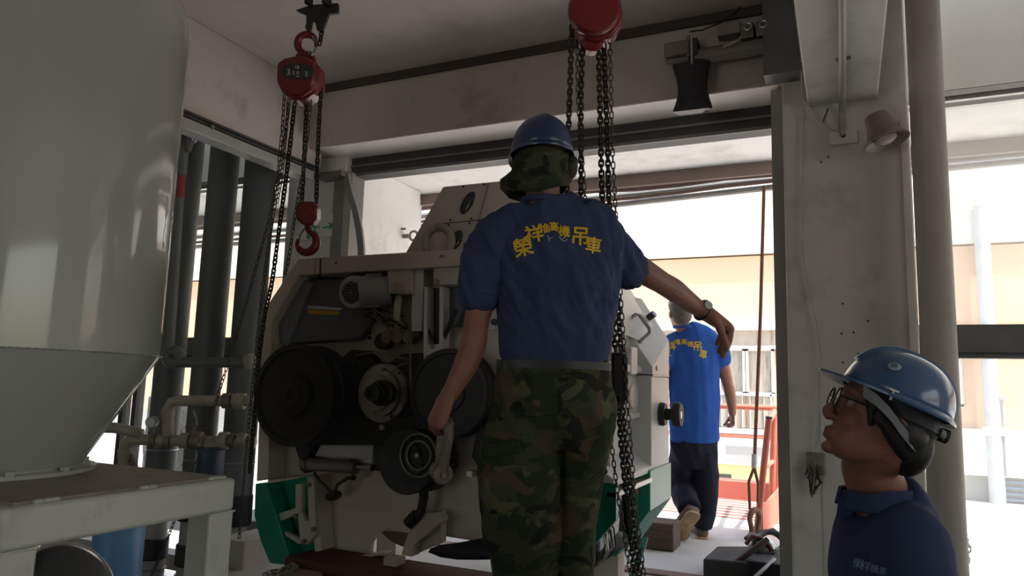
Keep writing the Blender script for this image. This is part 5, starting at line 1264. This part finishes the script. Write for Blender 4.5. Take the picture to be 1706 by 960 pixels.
for x in (842, 905, 978): build(MB().bar(A(x, 598, -.123 if 850 < x < 960 else -.075), A(x+1, 618, -.128 if 850 < x < 960 else -.08), .016, .006, up=FW), 'belt_loop', CAMO, w1)
build(MB().prism([A(802, 742, -.10), A(866, 735, -.145), A(870, 756, -.148), A(803, 765, -.105)], FW*.02), 'pocket_flap', CAMO, w1, bevel=.006)
build(MB().prism([A(868, 668, -.140), A(944, 662, -.145), A(948, 690, -.15), A(872, 696, -.145)], FW*.015), 'pocket_flap', CAMO, w1, bevel=.004)
build(MB().prism([A(990, 745, .0), A(1014, 788, .02), A(998, 800, .02), A(1002, 835, .03), A(982, 856, .03), A(978, 760, .0)], FW*.03), 'pocket_flap', M('dark_pocket', (40, 42, 36), .9), w1, bevel=.006, label='dark flapping pocket')
for L_, c_ in ((LL, 880), (RL, 962)):
    x, y, d, r = L_[-1]; fp = A(x, y, d)
    build(MB().limb([V((fp.x, fp.y, .30)) - FH*.07, V((fp.x, fp.y, .31)), V((fp.x, fp.y, .30)) + FH*.10, V((fp.x, fp.y, .285)) + FH*.19], [(.042, .045), (.046, .055), (.048, .042), (.040, .030)], wide=RH), 'boot', BOOT, w1)
# helmet and camouflage cap with neck flap
FHm = Fr(A(902, 258, .0), (FH*.98 - RH*.15 + V((0, 0, -.03))), (-RH*.98 - FH*.15), ZUP)
he = build(dome(MB(), FHm, .140, .1115, .138, 0, ridge=.006), 'helmet', HELM, w1, smooth=180)
R = []
for t_, r_ in ((0, .0), (1, .014)):
    pass
m_ = MB(); m_.rings([[FHm(.140*math.cos(u), .1115*math.sin(u), .004), FHm(.152*math.cos(u) + (.05 if math.cos(u) > .3 else 0)*math.cos(u), .119*math.sin(u), -.008), FHm(.151*math.cos(u) + (.05 if math.cos(u) > .3 else 0)*math.cos(u), .118*math.sin(u), -.013), FHm(.136*math.cos(u), .108*math.sin(u), -.004)] for u in [2*math.pi*j/48 for j in range(48)]], closed=True)
build(m_, 'helmet_brim', HELM, he, smooth=50)
cp = MB()
rows = ((258, 903, 46, .118), (272, 902, 47, .120), (288, 900, 49, .122), (292, 899, 52, .120), (306, 899, 54, .112), (320, 897, 53, .100), (332, 896, 50, .095))
R = []
for y, x, hw, dp in rows:
    c_ = A(x, y, .01); r_ = []
    for j in range(40):
        t = 2*math.pi*j/40; k_ = 1 + (.05*math.sin(6*t+y*.05) if y > 290 else 0)
        ext = 1.0 + (.20*max(0, -math.cos(t))**3 if 295 < y < 330 else 0)
        r_.append(c_ + RH*math.cos(t)*hw*m1*k_*ext + FH*math.sin(t)*dp*k_ + V((0, 0, .045*max(0, math.cos(t)) + .012*max(0, -math.cos(t)) if y > 300 else 0)))
    R.append(r_)
cp.rings(R, caps=False)
cap = build(cp, 'camouflage_cap', CAMO, w1, smooth=180)
so = cap.modifiers.new('t', 'SOLIDIFY'); so.thickness = .004
build(MB().ell(A(951, 278, -.01), RT*.026, FW*.03, UP*.045, 14, 10).ell(A(957, 270, .0), RT*.014, FW*.02, UP*.022, 10, 8).ell(A(945, 296, .0), RT*.02, FW*.02, UP*.025, 10, 8), 'cap_knot', CAMO, cap, smooth=180)
# watch on the right wrist
wa = (A(1164, 514, .34) - A(1176, 521, .36)).normalized()
wt = build(MB().torus(A(1170, 517, .350), wa, .040, .007, 28, 8), 'watch', BLACK, w1)
wc3 = A(1170, 517, .350) - FW*.033 + UP*.018 + RT*.012
build(MB().cyl(wc3, wc3 - FW*.010 + UP*.005 + RT*.003, .018, n=20), 'watch_face', M('watch_face', (190, 198, 200), .2), wt)
# the shackle in his left hand (a thing of its own)
shackle('bow_shackle', 'large worn bow shackle hanging from the left hand of the worker in camouflage', A(744, 699, -.05), (A(735, 786, -.05) - A(744, 699, -.05)), (RT*.30 - FW*.92), .195, CAST)

# ------------------------------------------------------------------ worker 2, walking away outside
K2 = 5.48; m2 = K2/F_PX
B2 = lambda x, y, d=0.0: atC(x, y, K2 + d)
pf_ = B2(1164, 900); w2 = root('person', 'worker in bright blue shirt and dark trousers walking away outside behind the mill', 'person', (pf_.x, pf_.y, 0))
s2 = MB()
F2 = Fr(B2(1133, 521), (FH*.99 - RH*.05), (-RH*.99 - FH*.05), ZUP)
head(s2, F2)
s2.limb([F2(-.02, 0, -.06), B2(1138, 548), B2(1142, 560)], [.055, .055, .07])
s2.limb([B2(1144, 552), B2(1155, 580), B2(1157, 640), B2(1157, 700), B2(1156, 745)], [(.07, .06), (.185, .085), (.165, .10), (.15, .09), (.16, .10)], wide=RH, n=24)
s2.limb([B2(1192, 572), B2(1200, 595), B2(1208, 622), B2(1213, 643)], [.054, .050, .047, .040])
s2.limb([B2(1213, 641), B2(1216, 655), B2(1219, 675), B2(1220, 690)], [.041, .044, .036, (.030, .026)])
hand(s2, B2(1220, 688), V((.02, .1, -1)), RH, FH - RH*.2, 1.0, [(55, 80, 50)]*4, thumb=((.3, .8, -.5), 40))
s2.limb([B2(1116, 572), B2(1106, 610, -.05), B2(1102, 640, .0)], [.054, .050, .042]); s2.limb([B2(1102, 638), B2(1100, 665, .08), B2(1098, 690, .14)], [.042, .042, .030])
hand(s2, B2(1098, 688, .14), V((.0, .2, -1)), -RH, FH, 1.0, [(40, 50, 40)]*4)
g0 = B2(1165, 903, .02)
s2.limb([B2(1172, 745), B2(1175, 800), B2(1173, 850), V((g0.x, g0.y, .08))], [.085, .062, .05, .04]); s2.limb([V((g0.x, g0.y, .05)), V((g0.x, g0.y, .04)) + FH*.15], [.04, .03])
kneeL = B2(1133, 806, .10); ankL = B2(1150, 852, -.20)
s2.limb([B2(1140, 745), kneeL, ankL], [.085, .062, .04]); toe = B2(1129, 906, -.10)
s2.limb([ankL, toe], [.036, .028])
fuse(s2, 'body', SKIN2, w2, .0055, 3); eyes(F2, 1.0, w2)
t2 = MB()
t2.limb([B2(1139, 547), B2(1146, 556), B2(1153, 572), B2(1156, 600), B2(1157, 640), B2(1157, 690), B2(1157, 734)], [(.07, .065), (.13, .085), (.205, .10), (.200, .115), (.188, .118), (.185, .115), (.188, .125)], wide=RH, n=28, round_ends=False)
t2.limb([B2(1168, 562), B2(1184, 570), B2(1195, 582), B2(1201, 598)], [.050, .074, .080, .074], n=18)
t2.limb([B2(1140, 562), B2(1126, 570), B2(1114, 583), B2(1108, 602, -.02)], [.050, .074, .080, .074], n=18)
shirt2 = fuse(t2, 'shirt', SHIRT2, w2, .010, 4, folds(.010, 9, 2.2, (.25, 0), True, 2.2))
build(MB().torus(B2(1139, 545), ZUP, .068, .014, 28, 8), 'collar', SHIRT2, w2)
back_chars((('榮', 1117, 592, 14, 18), ('祥', 1127, 580, 14, 12), ('堆', 1138, 573, 9, 4), ('高', 1149, 572, 9, 0), ('機', 1159, 576, 9, -4), ('吊', 1171, 580, 15, -4), ('車', 1180, 593, 13, -12)), m2, shirt2, K2-.25, w2, YEL)
r2 = MB()
r2.limb([B2(1156, 726), B2(1156, 750), B2(1157, 775)], [(.172, .115), (.180, .12), (.172, .11)], wide=RH, n=24, round_ends=False)
r2.limb([B2(1173, 750), B2(1175, 790), B2(1175, 820, .0), B2(1173, 846, .01), B2(1169, 876, .02)], [(.098, .12), (.092, .11), (.088, .10), (.086, .10), (.078, .09)], wide=RH, n=20, round_ends=False)
r2.limb([B2(1139, 750), B2(1134, 785, .06), kneeL, B2(1142, 830, -.06), B2(1149, 848, -.17)], [(.098, .12), (.092, .11), (.088, .10), (.086, .095), (.078, .085)], wide=RH, n=20, round_ends=False)
fuse(r2, 'trousers', NAVY, w2, .010, 4, folds(.012, 8, 4, (.2, .4), True, 7.7))
# shoes: planted right, left one kicked back with its sole to the camera
def shoe(heel, toe_, upv, name='shoe', wk=1.0, lk=1.0):
    d = (toe_-heel).normalized(); u = (V(upv) - d*V(upv).dot(d)).normalized(); s_ = d.cross(u)*wk; L = .285*lk; R = []
    for t_, w_, h0, h1 in ((0, .022, 0, .05), (.06, .034, 0, .085), (.2, .038, 0, .095), (.45, .038, .0, .075), (.7, .048, .0, .055), (.88, .042, .0, .042), (1, .018, .0, .022)):
        R.append([heel + d*L*t_ + s_*w_*math.copysign(abs(math.cos(a))**.7, math.cos(a)) + u*((h0+h1)/2 + (h1-h0)/2*math.copysign(abs(math.sin(a))**.7, math.sin(a))) for a in [2*math.pi*j/18 for j in range(18)]])
    so_ = build(MB().rings(R), name, SHOE, w2, smooth=60)
    prof_ = [(0, .012), (.03, .028), (.12, .036), (.3, .035), (.5, .034), (.68, .047), (.82, .047), (.94, .034), (1, .010)]
    pts = [heel + d*(L*1.02*t_ - .003) + s_*w_ - u*.012 for t_, w_ in prof_] + [heel + d*(L*1.02*t_ - .003) - s_*w_ - u*.012 for t_, w_ in reversed(prof_)]
    sl_ = build(MB().prism(pts, u*.016), 'sole', SOLE, so_, bevel=.003, label='studded tan sole')
    m_ = MB()
    for i in range(12):
        t_ = .34 + .05*i
        wv = np.interp(t_, [q_[0] for q_ in prof_], [q_[1] for q_ in prof_]) - .010
        for k_ in range(-2, 3):
            if abs(k_)*.014 <= wv: c_ = heel + d*L*t_ + s_*(k_*.014 + (.007 if i % 2 else 0)*(1 if k_ < 2 else 0)) - u*.012; m_.cyl(c_, c_ - u*.006, .0055, n=6)
    build(m_, 'sole_stud', M('stud', (206, 186, 156), .8) if 'stud' not in bpy.data.materials else bpy.data.materials['stud'], sl_, kind='stuff')
hl = V((g0.x, g0.y, .012)) - FH*.10; shoe(hl, hl + FH*.3 + RH*.03, ZUP, wk=1.35)
th = B2(1158, 853, -.26); tt = B2(1129, 913, -.14); tt.z = max(tt.z, .03); shoe(th, tt, (FH*.95 - RH*.1 + ZUP*.2), wk=1.55, lk=1.12)
hr = MB(); hr.ell(F2(-.022, 0, .030), F2.v(.098, 0, -.02), F2.v(0, .085, 0), F2.v(.01, 0, .100), 24, 16)
hr.ell(F2(-.045, 0, -.035), F2.v(.062, 0, 0), F2.v(0, .074, 0), F2.v(0, 0, .062), 20, 14)
build(hr, 'hair', HAIRG, w2, smooth=180)
m_ = MB(); dome(m_, F2, .108, .088, .085, .050); build(m_, 'cap', M('grey_cap', (150, 150, 148), .8), w2, smooth=180)
build(MB().prism([F2(.07, -.07, .052), F2(.16, -.045, .040), F2(.175, 0, .038), F2(.16, .045, .040), F2(.07, .07, .052)], F2.v(0, 0, .006)), 'cap_peak', M('grey_peak', (160, 160, 158), .7), w2)

# ------------------------------------------------------------------ worker 3, profile at the lower right
K3 = 1.66; m3 = K3/F_PX
D3 = lambda x, y, d=0.0: atC(x, y, K3 + d)
c3 = D3(1490, 960); w3 = root('person', 'worker in faded blue helmet and navy shirt looking up, cropped at the bottom right', 'person', (c3.x, c3.y, LOW))
tilt = math.radians(22)
hf = (-RH*.97 + FH*.22).normalized(); hx_ = (hf*math.cos(tilt) + ZUP*math.sin(tilt)).normalized(); hy_ = ZUP.cross(hf).normalized(); hz_ = hx_.cross(hy_).normalized()
HK = 1.03
# head centre so that the nose tip falls on its place in the profile
nose = D3(1369, 682); F3 = Fr(nose - hx_*.122*HK + hz_*.036*HK, hx_, hy_, hz_)
s3 = MB(); head(s3, F3, HK)
nb = D3(1478, 850, .02)
s3.limb([F3(-.035, 0, -.055), D3(1448, 768, .0), D3(1462, 815, .02), nb], [(.066, .058), (.060, .056), (.064, .060), (.085, .075)], wide=hf, n=20)
sdn, sfr = D3(1516, 915, -.10), D3(1450, 888, .17)
acr = (sdn - sfr); acr.z = 0; acr.normalize()
tc_ = (sdn+sfr)/2
s3.limb([D3(1480, 850, .02), tc_ + V((0, 0, -.04)), tc_ + V((0, 0, -.25)), tc_ + V((0, 0, -.50)), tc_ + V((0, 0, -.62))], [(.08, .07), (.165, .09), (.155, .10), (.14, .09), (.15, .10)], wide=acr, n=24)
for sd_, sg in ((sdn, 1), (sfr, -1)):
    el = sd_ + V((0, 0, -.30)) + acr*sg*.05; wr = el + hf*.18 + V((0, 0, -.16))
    s3.limb([sd_ + V((0, 0, -.02)), sd_ + V((0, 0, -.15)) + acr*sg*.03, el], [.056, .052, .042]); s3.limb([el, el.lerp(wr, .3), wr], [.042, .044, .029])
    hand(s3, wr, (hf*.6 - ZUP*.8), acr*sg, hf*.7 + ZUP*.5, 1.0, [(30, 40, 30)]*4)
hipc = tc_ + V((0, 0, -.62)); hipc.z = LOW + .86
for sg in (1, -1):
    h_ = hipc + acr*sg*.09; f_ = V((h_.x, h_.y, LOW + .08))
    s3.limb([h_, h_.lerp(f_, .5) + hf*.03, f_], [.09, .06, .042]); s3.limb([V((f_.x, f_.y, LOW+.045)), V((f_.x, f_.y, LOW+.04)) + hf*.16], [.04, .03])
fuse(s3, 'body', SKIN, w3, .0042, 6); eyes(F3, HK, w3)
t3_ = MB()
t3_.limb([D3(1468, 828, .01), D3(1478, 850, .02), tc_ + V((0, 0, .0)), tc_ + V((0, 0, -.08)), tc_ + V((0, 0, -.25)), tc_ + V((0, 0, -.48)), tc_ + V((0, 0, -.60))],
         [(.080, .078), (.11, .095), (.165, .115), (.190, .128), (.182, .130), (.17, .125), (.175, .13)], wide=acr, n=30, round_ends=False)
for sd_, sg in ((sdn, 1), (sfr, -1)):
    t3_.limb([tc_.lerp(sd_, .6) + V((0, 0, .02)), sd_ + V((0, 0, -.01)), sd_ + V((0, 0, -.12)) + acr*sg*.02, sd_ + V((0, 0, -.23)) + acr*sg*.035], [.085, .082, .076, .072], n=20, round_ends=False)
shirt3 = fuse(t3_, 'shirt', SHIRT3, w3, .007, 5, folds(.006, 8, 5, (.4, .3), True, 9.1))
# open collar
m_ = MB(); cc = D3(1458, 836, .015); R = []
for i in range(25):
    a = math.radians(-150 + 300*i/24); dr = -hf*math.cos(a) + acr*math.sin(a)
    rr_ = (.072, .090); lift = .020*(1 if abs(a) < 1.6 else .6)
    R.append([cc + dr*rr_[0] + V((0, 0, lift+.012)), cc + dr*(rr_[0]+.007) + V((0, 0, lift+.015)), cc + dr*rr_[1] + V((0, 0, lift-.026)), cc + dr*(rr_[1]-.01) + V((0, 0, lift-.030))])
m_.rings(R); build(m_, 'collar', SHIRT3, w3)
build(MB().prism([D3(1404, 818, .02), D3(1425, 826, -.02), D3(1420, 858, -.04), D3(1392, 868, .0), D3(1395, 846, .02)], FW*.02 + RT*.01), 'collar_flap', SHIRT3, w3, bevel=.004)
m_ = MB()
for ch, x, y, sz in (('榮', 1428, 938, 14), ('祥', 1441, 942, 14), ('機', 1456, 947, 12), ('車', 1470, 951, 11)):
    t_ = text_mb(ch, sz*m3*1.1, D3(x, y, -.25), RT*.97 - UP*.2, UP*.97 + RT*.2, thick=0); m_.add(t_.v, t_.f)
print_on(shirt3, subdivide_mb(m_, .006), FW, 'lettering', M('faint_grey_print', (82, 92, 120), .8), w3)
tr3 = MB(); tr3.limb([hipc + V((0, 0, .14)), hipc, hipc + V((0, 0, -.08))], [(.165, .12), (.175, .125), (.16, .115)], wide=acr, n=24, round_ends=False)
for sg in (1, -1):
    h_ = hipc + acr*sg*.09; f_ = V((h_.x, h_.y, LOW + .09)); tr3.limb([h_, h_.lerp(f_, .5) + hf*.03, f_], [.105, .085, .07], n=18, round_ends=False)
    build(MB().limb([V((h_.x, h_.y, LOW+.05)) - hf*.07, V((h_.x, h_.y, LOW+.05)), V((h_.x, h_.y, LOW+.045)) + hf*.10, V((h_.x, h_.y, LOW+.035)) + hf*.19], [(.040, .045), (.044, .05), (.046, .042), (.036, .028)], wide=acr), 'boot', BOOT, w3)
fuse(tr3, 'trousers', NAVY, w3, .010, 3)
# hair, ear-side hair and nape
m_ = MB(); m_.ell(F3(-.020*HK, 0, .018*HK), F3.v(.092*HK, 0, -.01), F3.v(0, .085*HK, 0), F3.v(.01, 0, .080*HK), 26, 18)
m_.ell(F3(-.035, 0, -.020), F3.v(.066, 0, 0), F3.v(0, .091, 0), F3.v(0, 0, .060), 22, 14)
m_.limb([F3(.052, .068, .02), F3(.045, .078, -.005), F3(.038, .078, -.03)], [.012, .010, .006]); m_.limb([F3(.052, -.068, .02), F3(.045, -.078, -.005), F3(.038, -.078, -.03)], [.012, .010, .006])
m_.ell(F3(-.075, 0, -.045), F3.v(.042, 0, 0), F3.v(0, .070, 0), F3.v(0, 0, .062), 18, 12)
build(m_, 'hair', HAIR, w3, smooth=180)
# spectacles
gl_ = MB()
for s_ in (1, -1):
    gl_.torus(F3(.108*HK, s_*.033*HK, .000), hx_, .022, .0022, 24, 6)
    gl_.tube([F3(.106*HK, s_*.056*HK, .004), F3(.075, s_*.076*HK, .004), F3(.0, s_*.084*HK, .002), F3(-.02, s_*.084*HK, -.012)], .0022, 6)
gl_.tube([F3(.108*HK, .012, .002), F3(.112*HK, 0, .006), F3(.108*HK, -.012, .002)], .002, 6)
spc = build(gl_, 'spectacles', BLACKM, w3)
for s_ in (1, -1): build(MB().cyl(F3(.1075*HK, s_*.033*HK, 0), F3(.1085*HK, s_*.033*HK, 0), .0215, n=22), 'lens', glass_mat('spectacle_lens', .03) if s_ == 1 else bpy.data.materials['spectacle_lens'], spc)
# helmet: shell, brim, ridge, peak, harness
O3 = D3(1491, 668, -.028); FH3 = Fr(O3, hx_, hy_, hz_)
FHl = Fr(FH3(0, 0, 0), (hx_ + hz_*.02), hy_, (hz_ - hx_*.02))
HA, HB, HH = 85*m3, .120, 80*m3
h3 = build(dome(MB(), FHl, HA, HB, HH, 0), 'helmet', HELM3, w3, smooth=180)
rg = MB(); R = []
for i in range(25):
    t = math.radians(28 + 150*i/24); c_ = math.copysign(abs(math.cos(t))**.85, math.cos(t)); z = HH*math.sin(t)**.95; x = HA*c_
    nrm_ = V((math.cos(t), 0, math.sin(t))); p0, p1 = FHl(x*.985, 0, z*.985), FHl(x + .007*nrm_.x, 0, z + .007*nrm_.z)
    R.append([p0 + hy_*.022, p1 + hy_*.014, p1 - hy_*.014, p0 - hy_*.022])
rg.rings(R); build(rg, 'ridge', HELM3, h3)
m_ = MB(); R = []
for j in range(48):
    u = 2*math.pi*j/48; cx_ = max(0, math.cos(u)); pk = .045*cx_**2
    R.append([FHl(HA*math.cos(u), HB*math.sin(u), .006), FHl((HA+.010+pk)*math.cos(u), (HB+.009)*math.sin(u), -.004 + .006*cx_), FHl((HA+.010+pk)*math.cos(u), (HB+.008)*math.sin(u), -.009 + .006*cx_), FHl((HA-.004)*math.cos(u), (HB-.004)*math.sin(u), -.004)])
m_.rings(R, closed=True); build(m_, 'brim', HELM3, h3, smooth=50)
lower = MB(); R = []
for j in range(40):
    u = 2*math.pi*j/40
    R.append([FHl(.84*HA*math.cos(u), .84*HB*math.sin(u), .0), FHl(.86*HA*math.cos(u), .86*HB*math.sin(u), .0), FHl((.80*HA)*math.cos(u) - .012, .80*HB*math.sin(u), -.036), FHl((.78*HA)*math.cos(u) - .012, .78*HB*math.sin(u), -.036)])
lower.rings(R, closed=True); build(lower, 'headband', M('dark_band', (40, 44, 50), .6), h3)
def on_helm(x, y):
    d = ray(x, y).normalized()
    # march to the shell
    for i in range(400):
        p = EYE + d*(1.45 + i*.002); q_ = p - FHl.o; lx, ly, lz = q_.dot(FHl.x)/HA, q_.dot(FHl.y)/HB, q_.dot(FHl.z)/HH
        if lz >= -.02 and (lx*lx + ly*ly)**1.176 + abs(lz)**2.105 < 1.0: return p
    return D3(x, y, -.11)
e0 = on_helm(1490, 613); en = (e0 - FHl(0, 0, 0)).normalized(); eu = (hx_ - en*hx_.dot(en)).normalized(); ew = en.cross(eu)
eb = build(MB().ell(e0 + en*.004, eu*.0135, ew*.0105, en*.004, 24, 10), 'emblem', M('emblem_grey', (150, 164, 176), .5), h3)
for k in (-1, 0, 1): build(MB().obox(e0 + en*.0085 + ew*k*.0038, eu*(.007 - .001*abs(k)), ew*.0009, en*.0004), 'print_line', HELM3, eb, smooth=0)
strap = [D3(1437, 652, -.125), D3(1460, 668, -.137), D3(1482, 690, -.137), D3(1500, 716, -.13), D3(1520, 740, -.12), D3(1533, 748, -.10)]
R = [[p + UP*.012 + RT*.003, p + UP*.012 - FW*.003, p - UP*.012 - FW*.003, p - UP*.012 + RT*.002] for p in strap]
build(MB().rings(R), 'harness_strap', M('grey_webbing', (104, 108, 112), .7), h3)
build(MB().tube([D3(1532, 745, -.07), D3(1520, 766, -.05), D3(1512, 776, .0)], .004, 6), 'harness_strap', M('pale_webbing', (170, 172, 170), .6), h3)
build(MB().limb([D3(1470, 690, -.115), D3(1494, 722, -.115), D3(1509, 752, -.10), D3(1519, 776, -.08)], [(.022, .012), (.026, .014), (.020, .012), (.009, .008)], wide=RT), 'harness_pad', HAIR, h3)
kb = FHl(-HA+.014, 0, -.03); build(MB().cyl(kb, kb - hx_*.022, .016, n=16), 'ratchet_knob', BLACK, h3)
build(MB().limb([FHl(-.8*HA, .05, -.03), FHl(-.96*HA, .02, -.032), FHl(-.96*HA, -.02, -.032), FHl(-.8*HA, -.05, -.03)], [(.010, .003)]*4, wide=hz_), 'ratchet_band', BLACK, h3)
ty = on_helm(1484, 657); build(MB().bar(ty - hz_*.012 - FW*.006, ty + hz_*.010 - FW*.006, .004, .004), 'band_clip', WHT, h3)
build(MB().bar(ty + hz_*.010 - hx_*.010 - FW*.006, ty + hz_*.010 + hx_*.010 - FW*.006, .004, .004), 'band_clip', WHT, h3)
